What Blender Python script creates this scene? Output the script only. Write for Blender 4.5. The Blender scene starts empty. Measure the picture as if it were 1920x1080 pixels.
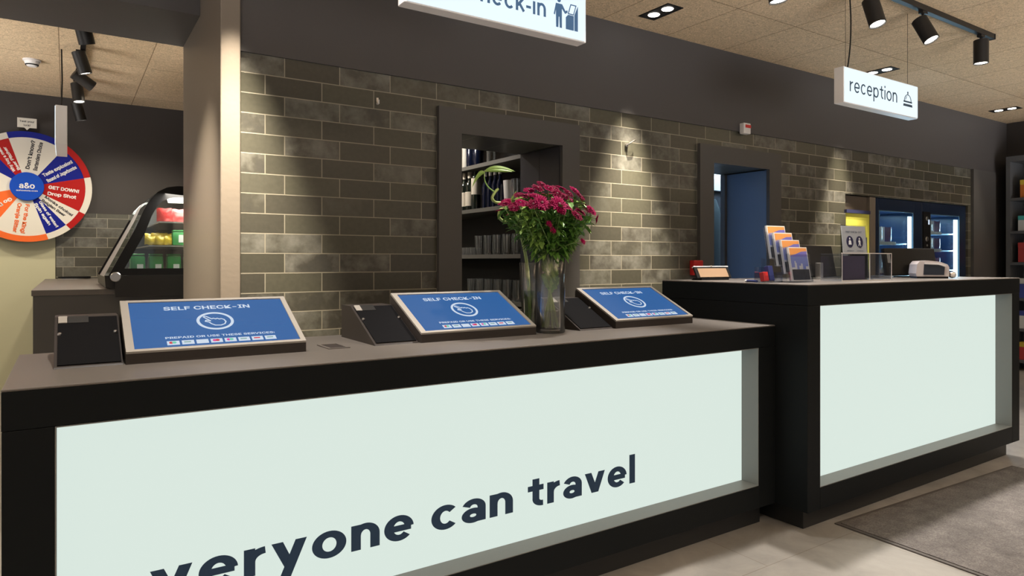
import bpy, bmesh, math, random
from mathutils import Vector, Matrix
R = math.radians
PI = math.pi
S = bpy.context.scene
COL = S.collection

# ------------------------------------------------------------------ camera
cd = bpy.data.cameras.new('camera')
cam = bpy.data.objects.new('camera', cd)
COL.objects.link(cam)
cam.location = (0, 0, 1.2262)
cam.rotation_euler = (R(90), 0, R(-33.385))
cd.sensor_width = 36
cd.lens = 1266.06 / 1920 * 36
cd.shift_y = -51 / 1920
cd.clip_start = .05
S.camera = cam
# ------------------------------------------------------------------ world and exposure
w = bpy.data.worlds.new('World')
S.world = w
w.use_nodes = True
w.node_tree.nodes['Background'].inputs[0].default_value = (1.0, .97, .94, 1)
w.node_tree.nodes['Background'].inputs[1].default_value = .42
S.view_settings.view_transform = 'Standard'
S.view_settings.look = 'None'
S.view_settings.exposure = 0
S.view_settings.gamma = 1
S.view_settings.use_curve_mapping = False
CEIL = 2.839
YW = 3.44
WT = .45          # thickness of the tiled wall


def lamp(name, kind, loc, energy, color, target=None, size=None, blend=.5, rad=.03, sx=1, sy=1):
    l = bpy.data.lights.new(name, kind)
    l.energy = energy
    l.color = color
    if kind == 'SPOT':
        l.spot_size = R(size)
        l.spot_blend = blend
        l.shadow_soft_size = rad
    elif kind == 'AREA':
        l.shape = 'RECTANGLE'
        l.size = sx
        l.size_y = sy
    else:
        l.shadow_soft_size = rad
    o = bpy.data.objects.new(name, l)
    COL.objects.link(o)
    o.location = loc
    if target is not None:
        d = Vector(target) - Vector(loc)
        o.rotation_euler = d.to_track_quat('-Z', 'Y').to_euler()
    return o


WARM = (1.0, .87, .68)
NEUT = (1.0, .93, .85)
# wall washers sit in the twin downlights (and one pair just outside the frame)
for X in (.66, 3.208, 5.766, 8.342):
    for Y in (3.06, 3.18):
        lamp('wall_washer_light', 'SPOT', (X, Y, 2.80), {.66: 620, 3.208: 620, 5.766: 300, 8.342: 30}[X], WARM, (X, YW, .0), 40 if X < 1 else 40, 1.0, .015)
lamp('wall_washer_light', 'SPOT', (-.2, 3.3, 2.80), 400, WARM, (.60, 4.0, 1.0), 44, 1.0, .03)  # added spot outside that row, to light the pillar's left face
# ceiling lamps of the lobby in front of the counters
for X, Y, e, tx, sz in ((.2, 2.08, 100, .3, 75), (.83, 2.08, 80, .95, 60), (2.15, 2.08, 140, 1.62, 46), (2.45, 2.08, 60, 2.5, 60)):
    lamp('track_lamp_light', 'SPOT', (X, Y, 2.6), e, NEUT, (tx, Y + .15, .93), sz, .6, .035)
for X, Y, e in ((-1.5, -.6, 75), (1.5, -.6, 60), (4.2, -.3, 50), (6.6, .3, 60)):
    lamp('lobby_downlight', 'SPOT', (X, Y, 2.8), e, NEUT, (X, Y, 0), 125, .6, .06)
for X, Y in ((-2.2, -1.2), (2.6, -1.9), (7.6, -1.2)):
    lamp('lobby_ceiling_fill', 'SPOT', (X, Y, 1.6), 1100, (1.0, .96, .92), (X + .15, Y + .7, CEIL), 108, .4, 1.3)  # unseen spots added to brighten the lobby ceiling
lamp('bar_ceiling_fill', 'SPOT', (-2.4, 5.6, 1.6), 460, (1.0, .96, .92), (-1.9, 5.9, CEIL), 110, .5, 1.0)  # added out of view to lift the bar room ceiling
# bar room, back office and bar shelves
lamp('bar_wash_light', 'SPOT', (-.5, 6.2, 2.75), 20, NEUT, (-.32, 8, 1.75), 60, .8, .05)
for X, Y in ((.5, 6.9), (-1.6, 5.2), (-1.2, 7.0)):
    lamp('bar_room_fill', 'SPOT', (X, Y, 2.78), 95, WARM, (X, Y, 0), 140, .6, .06)  # lamps out of view, added for a brighter bar room
lamp('bar_side_light', 'SPOT', (-.55, 4.4, 2.7), 42, NEUT, (-.8, 7.9, .9), 70, .8, .05)
lamp('office_ceiling_light', 'AREA', (4.9, 5.2, 2.6), 130, (.36, .60, 1.0), (4.6, 5.0, 0), sx=1.2, sy=.8)
lamp('office_wall_fill', 'AREA', (7.2, 5.3, 2.7), 45, (.62, .82, 1.0), (7.5, 6.2, 2.1), sx=.8, sy=.4)  # extra lamp added to brighten the office back wall
lamp('bar_shelf_fill', 'SPOT', (1.95, 4.9, 2.6), 75, NEUT, (2.75, 4.5, 1.25), 80, .6, .03)  # unseen spot put in so the shelf glass sparkles


# ------------------------------------------------------------------ materials
def new_mat(name):
    m = bpy.data.materials.new(name)
    m.use_nodes = True
    nt = m.node_tree
    return m, nt, nt.nodes['Principled BSDF'], nt.links


def mat(name, col, rough=.5, metal=0, bump=0, bscale=40, var=0, vscale=6, coat=0, spec=.5):
    m, nt, b, L = new_mat(name)
    b.inputs['Base Color'].default_value = (*col, 1)
    b.inputs['Roughness'].default_value = rough
    b.inputs['Metallic'].default_value = metal
    b.inputs['Coat Weight'].default_value = coat
    b.inputs['Specular IOR Level'].default_value = spec
    if var or bump:
        tc = nt.nodes.new('ShaderNodeTexCoord')
    if var:
        n = nt.nodes.new('ShaderNodeTexNoise')
        n.inputs['Scale'].default_value = vscale
        n.inputs['Detail'].default_value = 5
        mx = nt.nodes.new('ShaderNodeMix')
        mx.data_type = 'RGBA'
        mx.inputs[6].default_value = (*[c * (1 - var) for c in col], 1)
        mx.inputs[7].default_value = (*[min(1, c * (1 + var)) for c in col], 1)
        L.new(tc.outputs['Object'], n.inputs['Vector'])
        L.new(n.outputs['Fac'], mx.inputs[0])
        L.new(mx.outputs[2], b.inputs['Base Color'])
    if bump:
        n2 = nt.nodes.new('ShaderNodeTexNoise')
        n2.inputs['Scale'].default_value = bscale
        n2.inputs['Detail'].default_value = 4
        bp = nt.nodes.new('ShaderNodeBump')
        bp.inputs['Strength'].default_value = bump
        bp.inputs['Distance'].default_value = .01
        L.new(tc.outputs['Object'], n2.inputs['Vector'])
        L.new(n2.outputs['Fac'], bp.inputs['Height'])
        L.new(bp.outputs['Normal'], b.inputs['Normal'])
    return m


def emit(name, col, strength=1, rough=.25):
    m, nt, b, L = new_mat(name)
    b.inputs['Base Color'].default_value = (.02, .02, .02, 1)
    b.inputs['Roughness'].default_value = rough
    b.inputs['Emission Color'].default_value = (*col, 1)
    b.inputs['Emission Strength'].default_value = strength
    b.inputs['Specular IOR Level'].default_value = .22
    return m


def glass(name, col=(1, 1, 1), rough=0, ior=1.45):
    m, nt, b, L = new_mat(name)
    b.inputs['Base Color'].default_value = (*col, 1)
    b.inputs['Roughness'].default_value = rough
    b.inputs['Transmission Weight'].default_value = 1
    b.inputs['IOR'].default_value = ior
    return m


def pane_mat(name, tint=(.94, .96, .96), gloss=.08):
    """thin flat pane: mostly transparent with a glossy share"""
    m = bpy.data.materials.new(name)
    m.use_nodes = True
    nt = m.node_tree
    nt.nodes.clear()
    out = nt.nodes.new('ShaderNodeOutputMaterial')
    t = nt.nodes.new('ShaderNodeBsdfTransparent')
    t.inputs[0].default_value = (*tint, 1)
    g = nt.nodes.new('ShaderNodeBsdfGlossy')
    g.inputs['Roughness'].default_value = .05
    mx = nt.nodes.new('ShaderNodeMixShader')
    mx.inputs[0].default_value = gloss
    nt.links.new(t.outputs[0], mx.inputs[1])
    nt.links.new(g.outputs[0], mx.inputs[2])
    nt.links.new(mx.outputs[0], out.inputs[0])
    return m


def thin_glass(name, tint, edge=.12):
    m = bpy.data.materials.new(name)
    m.use_nodes = True
    nt = m.node_tree
    nt.nodes.clear()
    out = nt.nodes.new('ShaderNodeOutputMaterial')
    t = nt.nodes.new('ShaderNodeBsdfTransparent')
    t.inputs[0].default_value = (*tint, 1)
    g = nt.nodes.new('ShaderNodeBsdfGlossy')
    g.inputs['Roughness'].default_value = .04
    fr = nt.nodes.new('ShaderNodeFresnel')
    fr.inputs[0].default_value = 1.45
    ad = nt.nodes.new('ShaderNodeMath')
    ad.operation = 'ADD'
    ad.use_clamp = True
    ad.inputs[1].default_value = edge * .3
    mx = nt.nodes.new('ShaderNodeMixShader')
    nt.links.new(fr.outputs[0], ad.inputs[0])
    nt.links.new(ad.outputs[0], mx.inputs[0])
    nt.links.new(t.outputs[0], mx.inputs[1])
    nt.links.new(g.outputs[0], mx.inputs[2])
    df = nt.nodes.new('ShaderNodeBsdfDiffuse')
    df.inputs[0].default_value = (.8, .82, .80, 1)
    m2 = nt.nodes.new('ShaderNodeMixShader')
    m2.inputs[0].default_value = edge * .2
    nt.links.new(mx.outputs[0], m2.inputs[1])
    nt.links.new(df.outputs[0], m2.inputs[2])
    nt.links.new(m2.outputs[0], out.inputs[0])
    return m


def tile_mat():
    m, nt, b, L = new_mat('glazed_brick_tile')
    N = nt.nodes.new
    geo = N('ShaderNodeNewGeometry')
    sep = N('ShaderNodeSeparateXYZ')
    L.new(geo.outputs['Position'], sep.inputs[0])
    ax = N('ShaderNodeMath'); ax.operation = 'ADD'; ax.inputs[1].default_value = -.907 + .282 * 20
    L.new(sep.outputs['X'], ax.inputs[0])
    az = N('ShaderNodeMath'); az.operation = 'ADD'; az.inputs[1].default_value = -2.2385 + .0975 * 40
    L.new(sep.outputs['Z'], az.inputs[0])
    cmb = N('ShaderNodeCombineXYZ')
    L.new(ax.outputs[0], cmb.inputs[0]); L.new(az.outputs[0], cmb.inputs[1])
    br = N('ShaderNodeTexBrick')
    br.offset = .333; br.offset_frequency = 2; br.squash = 1
    br.inputs['Scale'].default_value = 1
    br.inputs['Brick Width'].default_value = .282
    br.inputs['Row Height'].default_value = .0975
    br.inputs['Mortar Size'].default_value = .0027
    br.inputs['Mortar Smooth'].default_value = .2
    br.inputs['Bias'].default_value = 0
    br.inputs['Color1'].default_value = (0, 0, 0, 1)
    br.inputs['Color2'].default_value = (1, 1, 1, 1)
    br.inputs['Mortar'].default_value = (.5, .5, .5, 1)
    L.new(cmb.outputs[0], br.inputs['Vector'])
    # per-tile colour from the random brick value
    cr = N('ShaderNodeValToRGB')
    cr.color_ramp.interpolation = 'LINEAR'
    e = cr.color_ramp.elements
    e[0].position = 0; e[0].color = (.066, .064, .047, 1)
    e[1].position = 1; e[1].color = (.090, .089, .070, 1)
    for p, c in ((.25, (.056, .053, .042, 1)), (.5, (.080, .078, .057, 1)), (.75, (.061, .057, .047, 1))):
        k = e.new(p); k.color = c
    L.new(br.outputs['Color'], cr.inputs[0])
    # cloudy glaze on some tiles; the cloud differs from tile to tile
    v3 = N('ShaderNodeVectorMath'); v3.operation = 'MULTIPLY_ADD'
    L.new(br.outputs['Color'], v3.inputs[0]); v3.inputs[1].default_value = (37, 37, 37); L.new(cmb.outputs[0], v3.inputs[2])
    n = N('ShaderNodeTexNoise'); n.inputs['Scale'].default_value = 8; n.inputs['Detail'].default_value = 5; n.inputs['Roughness'].default_value = .6
    L.new(v3.outputs[0], n.inputs['Vector'])
    gate = N('ShaderNodeMapRange'); gate.inputs[1].default_value = .58; gate.inputs[2].default_value = .68
    L.new(br.outputs['Color'], gate.inputs[0])
    rng = N('ShaderNodeMapRange'); rng.inputs[1].default_value = .42; rng.inputs[2].default_value = .68
    L.new(n.outputs['Fac'], rng.inputs[0])
    mul = N('ShaderNodeMath'); mul.operation = 'MULTIPLY'
    L.new(gate.outputs[0], mul.inputs[0]); L.new(rng.outputs[0], mul.inputs[1])
    mx = N('ShaderNodeMix'); mx.data_type = 'RGBA'
    L.new(mul.outputs[0], mx.inputs[0]); L.new(cr.outputs[0], mx.inputs[6]); mx.inputs[7].default_value = (.165, .163, .145, 1)
    # dark smoky edges on the clouded tiles
    rng2 = N('ShaderNodeMapRange'); rng2.inputs[1].default_value = .46; rng2.inputs[2].default_value = .34
    L.new(n.outputs['Fac'], rng2.inputs[0])
    mul2 = N('ShaderNodeMath'); mul2.operation = 'MULTIPLY'
    L.new(gate.outputs[0], mul2.inputs[0]); L.new(rng2.outputs[0], mul2.inputs[1])
    mxd = N('ShaderNodeMix'); mxd.data_type = 'RGBA'
    L.new(mul2.outputs[0], mxd.inputs[0]); L.new(mx.outputs[2], mxd.inputs[6]); mxd.inputs[7].default_value = (.060, .058, .050, 1)
    # fine mottling on all
    n2 = N('ShaderNodeTexNoise'); n2.inputs['Scale'].default_value = 45; n2.inputs['Detail'].default_value = 3
    L.new(cmb.outputs[0], n2.inputs['Vector'])
    r2 = N('ShaderNodeMapRange'); r2.inputs[3].default_value = .78; r2.inputs[4].default_value = 1.2
    L.new(n2.outputs['Fac'], r2.inputs[0])
    vm = N('ShaderNodeVectorMath'); vm.operation = 'SCALE'
    L.new(mxd.outputs[2], vm.inputs[0]); L.new(r2.outputs[0], vm.inputs['Scale'])
    mm = N('ShaderNodeMix'); mm.data_type = 'RGBA'
    L.new(br.outputs['Fac'], mm.inputs[0]); L.new(vm.outputs[0], mm.inputs[6]); mm.inputs[7].default_value = (.27, .25, .20, 1)
    L.new(mm.outputs[2], b.inputs['Base Color'])
    b.inputs['Roughness'].default_value = .36
    inv = N('ShaderNodeMath'); inv.operation = 'SUBTRACT'; inv.inputs[0].default_value = 1
    L.new(br.outputs['Fac'], inv.inputs[1])
    ad = N('ShaderNodeMath'); ad.operation = 'MULTIPLY_ADD'; ad.inputs[1].default_value = .35
    L.new(n.outputs['Fac'], ad.inputs[0]); L.new(inv.outputs[0], ad.inputs[2])
    bp = N('ShaderNodeBump'); bp.inputs['Strength'].default_value = .35; bp.inputs['Distance'].default_value = .004
    L.new(ad.outputs[0], bp.inputs['Height']); L.new(bp.outputs[0], b.inputs['Normal'])
    return m


def ceiling_mat():
    m, nt, b, L = new_mat('wood_wool_panels')
    N = nt.nodes.new
    geo = N('ShaderNodeNewGeometry')
    sep = N('ShaderNodeSeparateXYZ'); L.new(geo.outputs['Position'], sep.inputs[0])
    ax = N('ShaderNodeMath'); ax.operation = 'ADD'; ax.inputs[1].default_value = -2.81 + 12
    L.new(sep.outputs['Y'], ax.inputs[0])
    ay = N('ShaderNodeMath'); ay.operation = 'ADD'; ay.inputs[1].default_value = -2.978 + .6055 * 20
    L.new(sep.outputs['X'], ay.inputs[0])
    cmb = N('ShaderNodeCombineXYZ'); L.new(ax.outputs[0], cmb.inputs[0]); L.new(ay.outputs[0], cmb.inputs[1])
    br = N('ShaderNodeTexBrick'); br.offset = 0; br.squash = 1
    br.inputs['Scale'].default_value = 1
    br.inputs['Brick Width'].default_value = 1.2
    br.inputs['Row Height'].default_value = .6055
    br.inputs['Mortar Size'].default_value = .004
    br.inputs['Mortar Smooth'].default_value = .3
    br.inputs['Color1'].default_value = (.66, .50, .32, 1)
    br.inputs['Color2'].default_value = (.74, .57, .38, 1)
    br.inputs['Mortar'].default_value = (.30, .21, .12, 1)
    L.new(cmb.outputs[0], br.inputs['Vector'])
    n = N('ShaderNodeTexNoise'); n.inputs['Scale'].default_value = 48; n.inputs['Detail'].default_value = 4; n.inputs['Roughness'].default_value = .7; n.inputs['Distortion'].default_value = 2
    L.new(geo.outputs['Position'], n.inputs['Vector'])
    r = N('ShaderNodeMapRange'); r.inputs[1].default_value = .3; r.inputs[2].default_value = .65; r.inputs[3].default_value = .45; r.inputs[4].default_value = 1.15
    L.new(n.outputs['Fac'], r.inputs[0])
    vm = N('ShaderNodeVectorMath'); vm.operation = 'SCALE'
    L.new(br.outputs['Color'], vm.inputs[0]); L.new(r.outputs[0], vm.inputs['Scale'])
    L.new(vm.outputs[0], b.inputs['Base Color'])
    b.inputs['Roughness'].default_value = .9
    bp = N('ShaderNodeBump'); bp.inputs['Strength'].default_value = .5; bp.inputs['Distance'].default_value = .006
    L.new(n.outputs['Fac'], bp.inputs['Height']); L.new(bp.outputs[0], b.inputs['Normal'])
    return m


def floor_mat():
    m, nt, b, L = new_mat('beige_concrete_tile')
    N = nt.nodes.new
    geo = N('ShaderNodeNewGeometry')
    mp = N('ShaderNodeMapping'); mp.inputs['Location'].default_value = (10.25, 10.3, 0)
    L.new(geo.outputs['Position'], mp.inputs[0])
    br = N('ShaderNodeTexBrick'); br.offset = .5
    br.inputs['Scale'].default_value = 1
    br.inputs['Brick Width'].default_value = 1.2
    br.inputs['Row Height'].default_value = .6
    br.inputs['Mortar Size'].default_value = .002
    br.inputs['Color1'].default_value = (.275, .257, .235, 1)
    br.inputs['Color2'].default_value = (.305, .287, .265, 1)
    br.inputs['Mortar'].default_value = (.20, .175, .15, 1)
    L.new(mp.outputs[0], br.inputs['Vector'])
    n = N('ShaderNodeTexNoise'); n.inputs['Scale'].default_value = 3.5; n.inputs['Detail'].default_value = 7; n.inputs['Roughness'].default_value = .65; n.inputs['Distortion'].default_value = 1
    L.new(geo.outputs['Position'], n.inputs['Vector'])
    r = N('ShaderNodeMapRange'); r.inputs[1].default_value = .3; r.inputs[2].default_value = .7; r.inputs[3].default_value = .72; r.inputs[4].default_value = 1.1
    L.new(n.outputs['Fac'], r.inputs[0])
    vm = N('ShaderNodeVectorMath'); vm.operation = 'SCALE'
    L.new(br.outputs['Color'], vm.inputs[0]); L.new(r.outputs[0], vm.inputs['Scale'])
    L.new(vm.outputs[0], b.inputs['Base Color'])
    b.inputs['Roughness'].default_value = .45
    return m


def rug_mat():
    m, nt, b, L = new_mat('entrance_mat_pile')
    N = nt.nodes.new
    geo = N('ShaderNodeNewGeometry')
    n = N('ShaderNodeTexNoise'); n.inputs['Scale'].default_value = 160; n.inputs['Detail'].default_value = 3
    n1 = N('ShaderNodeTexNoise'); n1.inputs['Scale'].default_value = 9; n1.inputs['Detail'].default_value = 6; n1.inputs['Roughness'].default_value = .7
    L.new(geo.outputs['Position'], n.inputs['Vector']); L.new(geo.outputs['Position'], n1.inputs['Vector'])
    ad = N('ShaderNodeMath'); ad.operation = 'MULTIPLY'; L.new(n.outputs['Fac'], ad.inputs[0]); L.new(n1.outputs['Fac'], ad.inputs[1])
    r = N('ShaderNodeMapRange'); r.inputs[1].default_value = .12; r.inputs[2].default_value = .4
    L.new(ad.outputs[0], r.inputs[0])
    mx = N('ShaderNodeMix'); mx.data_type = 'RGBA'
    mx.inputs[6].default_value = (.060, .053, .050, 1); mx.inputs[7].default_value = (.165, .148, .140, 1)
    L.new(r.outputs[0], mx.inputs[0]); L.new(mx.outputs[2], b.inputs['Base Color'])
    b.inputs['Roughness'].default_value = .95
    bp = N('ShaderNodeBump'); bp.inputs['Strength'].default_value = .6; bp.inputs['Distance'].default_value = .004
    L.new(n.outputs['Fac'], bp.inputs['Height']); L.new(bp.outputs[0], b.inputs['Normal'])
    return m


M = dict(
    tile=tile_mat(), ceiling=ceiling_mat(), floor=floor_mat(), rug=rug_mat(),
    fascia=mat('dark_taupe_paint', (.066, .062, .064), .6, bump=.05, bscale=60),
    pillar=mat('taupe_paint', (.20, .17, .14), .45, bump=.05, bscale=50),
    casing=mat('grey_taupe_casing', (.075, .073, .073), .5),
    barwall=mat('charcoal_paint', (.040, .035, .034), .6),
    sage=mat('pale_sage_paint', (.46, .45, .31), .6),
    white=mat('white_paint', (.75, .77, .8), .6),
    laminate=mat('graphite_laminate', (.125, .112, .102), .42, var=.06, vscale=3, bump=.02, bscale=200),
    laminate_shaded=mat('shaded_laminate', (.0085, .0100, .0110), .5, spec=.10),  # same laminate as the top; shade of the fronts put into the colour
    glow_lining=mat('panel_glow_grey', (.20, .205, .20), .42),  # lighter grey puts the panel's glow into the recess sides
    plinth=mat('black_plinth', (.012, .012, .012), .5),
    panel=emit('backlit_panel', (.70, .81, .745), .98, .5),
    ink=mat('navy_vinyl', (.030, .062, .125), .6, spec=.2),
    black=mat('black_plastic', (.010, .010, .011), .45, spec=.2),
    blackm=mat('black_satin_metal', (.014, .013, .013), .45, metal=.2),
    steel=mat('steel', (.62, .60, .58), .28, metal=1),
    bezel=mat('silver_bezel', (.36, .34, .31), .4, metal=.15),
    housing=mat('dark_bronze_housing', (.040, .034, .032), .45, spec=.2),
    velvet=mat('black_card_plate', (.006, .006, .007), .7, spec=.06),
    screen=emit('blue_screen', (.012, .105, .33), 1.0, .2),
    screenw=emit('screen_white', (.62, .72, .85), .95, .2),
    screen_pink=emit('screen_magenta', (.75, .05, .35), .9, .2),
    screen_red=emit('screen_red', (.65, .03, .06), .9, .2),
    screen_green=emit('screen_teal', (.15, .62, .45), .9, .2),
    screen_grey=emit('screen_grey', (.25, .42, .4), .9, .2),
    signlit=emit('lit_sign_face', (.80, .93, 1.0), 1.05, .4),
    signbox=mat('white_sign_box', (.72, .70, .70), .45),
    signink=mat('sign_blue_ink', (.03, .075, .13), .6),
    signink2=mat('sign_mid_blue_ink', (.07, .19, .42), .6),
    lampglow=emit('lamp_lens', (1.0, .93, .82), 9, .4),
    glass=thin_glass('clear_glass', (.985, .99, .988), .14),
    tumbler=thin_glass('tumbler_glass', (.975, .98, .98), .3),
    water=thin_glass('vase_water', (.82, .76, .46), .1),
    water2=thin_glass('green_water', (.62, .76, .48), .1),
    acrylic=pane_mat('clear_acrylic', (.90, .92, .95), .12),
    pane=pane_mat('display_glass', (.86, .9, .9), .06),
    paper=mat('white_card', (.78, .76, .74), .6),
    greypaper=mat('grey_card', (.60, .58, .55), .6),
    red=mat('red_plastic', (.55, .02, .02), .4),
    petal=mat('magenta_petal', (.19, .002, .040), .65, spec=.12, var=.55, vscale=30),
    petal2=mat('bright_magenta_petal', (.32, .004, .080), .65, spec=.12, var=.455, vscale=30),
    petalc=mat('flower_centre', (.10, .006, .02), .7),
    leaf=mat('leaf_green', (.10, .235, .040), .45, var=.5, vscale=14),
    leaf2=mat('leaf_light_green', (.24, .40, .09), .45, var=.3, vscale=14),
    stem=mat('stem_green', (.20, .30, .09), .5),
    bamboo=mat('bamboo_green', (.30, .38, .12), .4, var=.3, vscale=20),
)


# ------------------------------------------------------------------ mesh helpers
class MB:
    def __init__(self):
        self.bm = bmesh.new()

    def box(self, x0, x1, y0, y1, z0, z1, m=None, bevel=0):
        vs = [self.bm.verts.new(v) for v in ((x0, y0, z0), (x1, y0, z0), (x1, y1, z0), (x0, y1, z0), (x0, y0, z1), (x1, y0, z1), (x1, y1, z1), (x0, y1, z1))]
        fs = [self.bm.faces.new([vs[i] for i in f]) for f in ((3, 2, 1, 0), (4, 5, 6, 7), (0, 1, 5, 4), (1, 2, 6, 5), (2, 3, 7, 6), (3, 0, 4, 7))]
        if bevel:
            es = list({e for f in fs for e in f.edges})
            r = bmesh.ops.bevel(self.bm, geom=es, offset=bevel, segments=2, affect='EDGES', profile=.5)
            vs = list({v for f in r['faces'] for v in f.verts} | {v for v in vs if v.is_valid})
        if m is not None:
            bmesh.ops.transform(self.bm, matrix=m, verts=vs)
        return self

    def prism(self, pts, a0, a1, axis='x', m=None):
        """extrude a polygon: axis x -> pts are (y,z); axis y -> (x,z); axis z -> (x,y)"""
        def p(q, a):
            return {'x': (a, q[0], q[1]), 'y': (q[0], a, q[1]), 'z': (q[0], q[1], a)}[axis]
        A = [self.bm.verts.new(p(q, a0)) for q in pts]
        B = [self.bm.verts.new(p(q, a1)) for q in pts]
        n = len(pts)
        self.bm.faces.new(A[::-1]); self.bm.faces.new(B)
        for i in range(n):
            self.bm.faces.new((A[i], A[(i + 1) % n], B[(i + 1) % n], B[i]))
        if m is not None:
            bmesh.ops.transform(self.bm, matrix=m, verts=A + B)
        return self

    def ring(self, outer, inner, a0, a1, axis='y', m=None, closed=True):
        """flat band between two outlines with the same number of points"""
        def p(q, a):
            return {'x': (a, q[0], q[1]), 'y': (q[0], a, q[1]), 'z': (q[0], q[1], a)}[axis]
        V = [[self.bm.verts.new(p(q, a)) for q in o] for o in (outer, inner) for a in (a0, a1)]
        n = len(outer)
        for i in range(n if closed else n - 1):
            j = (i + 1) % n
            o0, o1, i0, i1 = V
            self.bm.faces.new((o0[i], o0[j], i0[j], i0[i]))
            self.bm.faces.new((o1[j], o1[i], i1[i], i1[j]))
            self.bm.faces.new((o0[j], o0[i], o1[i], o1[j]))
            self.bm.faces.new((i0[i], i0[j], i1[j], i1[i]))
        if not closed:
            for k in (0, n - 1):
                self.bm.faces.new((V[0][k], V[1][k], V[3][k], V[2][k]))
        if m is not None:
            bmesh.ops.transform(self.bm, matrix=m, verts=[v for o in V for v in o])
        return self

    def lathe(self, prof, c=(0, 0, 0), seg=24, m=None):
        rings = []
        allv = []
        for r, z in prof:
            if r < 1e-6:
                v = [self.bm.verts.new((c[0], c[1], c[2] + z))]
            else:
                v = [self.bm.verts.new((c[0] + r * math.cos(2 * PI * i / seg), c[1] + r * math.sin(2 * PI * i / seg), c[2] + z)) for i in range(seg)]
            rings.append(v); allv += v
        for a, b in zip(rings, rings[1:]):
            for i in range(seg):
                j = (i + 1) % seg
                if len(a) == 1 and len(b) == 1:
                    continue
                if len(a) == 1:
                    self.bm.faces.new((a[0], b[i], b[j]))
                elif len(b) == 1:
                    self.bm.faces.new((a[i], a[j], b[0]))
                else:
                    self.bm.faces.new((a[i], a[j], b[j], b[i]))
        if m is not None:
            bmesh.ops.transform(self.bm, matrix=m, verts=allv)
        return self

    def tube(self, pts, r, seg=8, cap=True):
        pts = [Vector(p) for p in pts]
        rs = r if isinstance(r, (list, tuple)) else [r] * len(pts)
        rings = []
        ref = Vector((.123, .37, .92))
        for i, p in enumerate(pts):
            t = (pts[min(i + 1, len(pts) - 1)] - pts[max(i - 1, 0)]).normalized()
            u = ref - t * ref.dot(t)
            if u.length < 1e-3:
                u = t.orthogonal()
            u.normalize(); ref = u
            v = t.cross(u)
            rings.append([self.bm.verts.new(p + (u * math.cos(2 * PI * k / seg) + v * math.sin(2 * PI * k / seg)) * rs[i]) for k in range(seg)])
        for a, b in zip(rings, rings[1:]):
            for k in range(seg):
                self.bm.faces.new((a[k], a[(k + 1) % seg], b[(k + 1) % seg], b[k]))
        if cap:
            self.bm.faces.new(rings[0][::-1]); self.bm.faces.new(rings[-1])
        return self

    def poly(self, pts):
        self.bm.faces.new([self.bm.verts.new(p) for p in pts])
        return self

    def build(self, name, material, parent=None, smooth=False, recalc=True):
        if recalc:
            bmesh.ops.recalc_face_normals(self.bm, faces=self.bm.faces)
        me = bpy.data.meshes.new(name)
        self.bm.to_mesh(me)
        self.bm.free()
        me.materials.append(material)
        if smooth:
            me.shade_smooth()
            try:
                me.set_sharp_from_angle(angle=R(40))
            except Exception:
                pass
        o = bpy.data.objects.new(name, me)
        COL.objects.link(o)
        if parent is not None:
            o.parent = parent
        return o


def tag(o, label=None, cat=None, group=None, kind=None):
    for k, v in (('label', label), ('category', cat), ('group', group), ('kind', kind)):
        if v:
            o[k] = v
    return o


def thing(name, label, cat, loc=(0, 0, 0), rz=0, group=None):
    o = bpy.data.objects.new(name, None)
    o.empty_display_size = .05
    COL.objects.link(o)
    o.location = loc
    o.rotation_euler = (0, 0, rz)
    return tag(o, label, cat, group)


def dup(root, loc, rz=None, label=None, group=None):
    r = root.copy(); COL.objects.link(r); r.location = loc
    if rz is not None:
        r.rotation_euler = (0, 0, rz)
    if label:
        r['label'] = label
    if group:
        r['group'] = group
    for ch in list(root.children):
        c = ch.copy(); COL.objects.link(c); c.parent = r
        for g in list(ch.children):
            d = g.copy(); COL.objects.link(d); d.parent = c
    return r


def structure(name, mb, m):
    return tag(mb.build(name, m), kind='structure')


def frame_xz(x, y, z):
    """matrix: text plane (x right, y up) standing in the XZ plane and facing -Y"""
    return Matrix.Translation((x, y, z)) @ Matrix.Rotation(R(90), 4, 'X')


try:        # the sans face that ships with Blender itself
    import os
    FONT = bpy.data.fonts.load(os.path.join(bpy.utils.resource_path('LOCAL'), 'datafiles', 'fonts', 'Inter.woff2'))
except Exception:
    FONT = None


def text_bm(s, bold=0):
    cu = bpy.data.curves.new('lettering', 'FONT')
    cu.body = s
    if FONT:
        cu.font = FONT
    cu.bevel_depth = bold
    cu.bevel_resolution = 0
    cu.fill_mode = 'BOTH'
    cu.resolution_u = 4
    cu.size = 1
    o = bpy.data.objects.new('lettering', cu)
    COL.objects.link(o)
    dg = bpy.context.evaluated_depsgraph_get()
    dg.update()
    me = bpy.data.meshes.new_from_object(o.evaluated_get(dg))
    bm = bmesh.new(); bm.from_mesh(me)
    bpy.data.objects.remove(o); bpy.data.curves.remove(cu); bpy.data.meshes.remove(me)
    return bm


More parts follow.
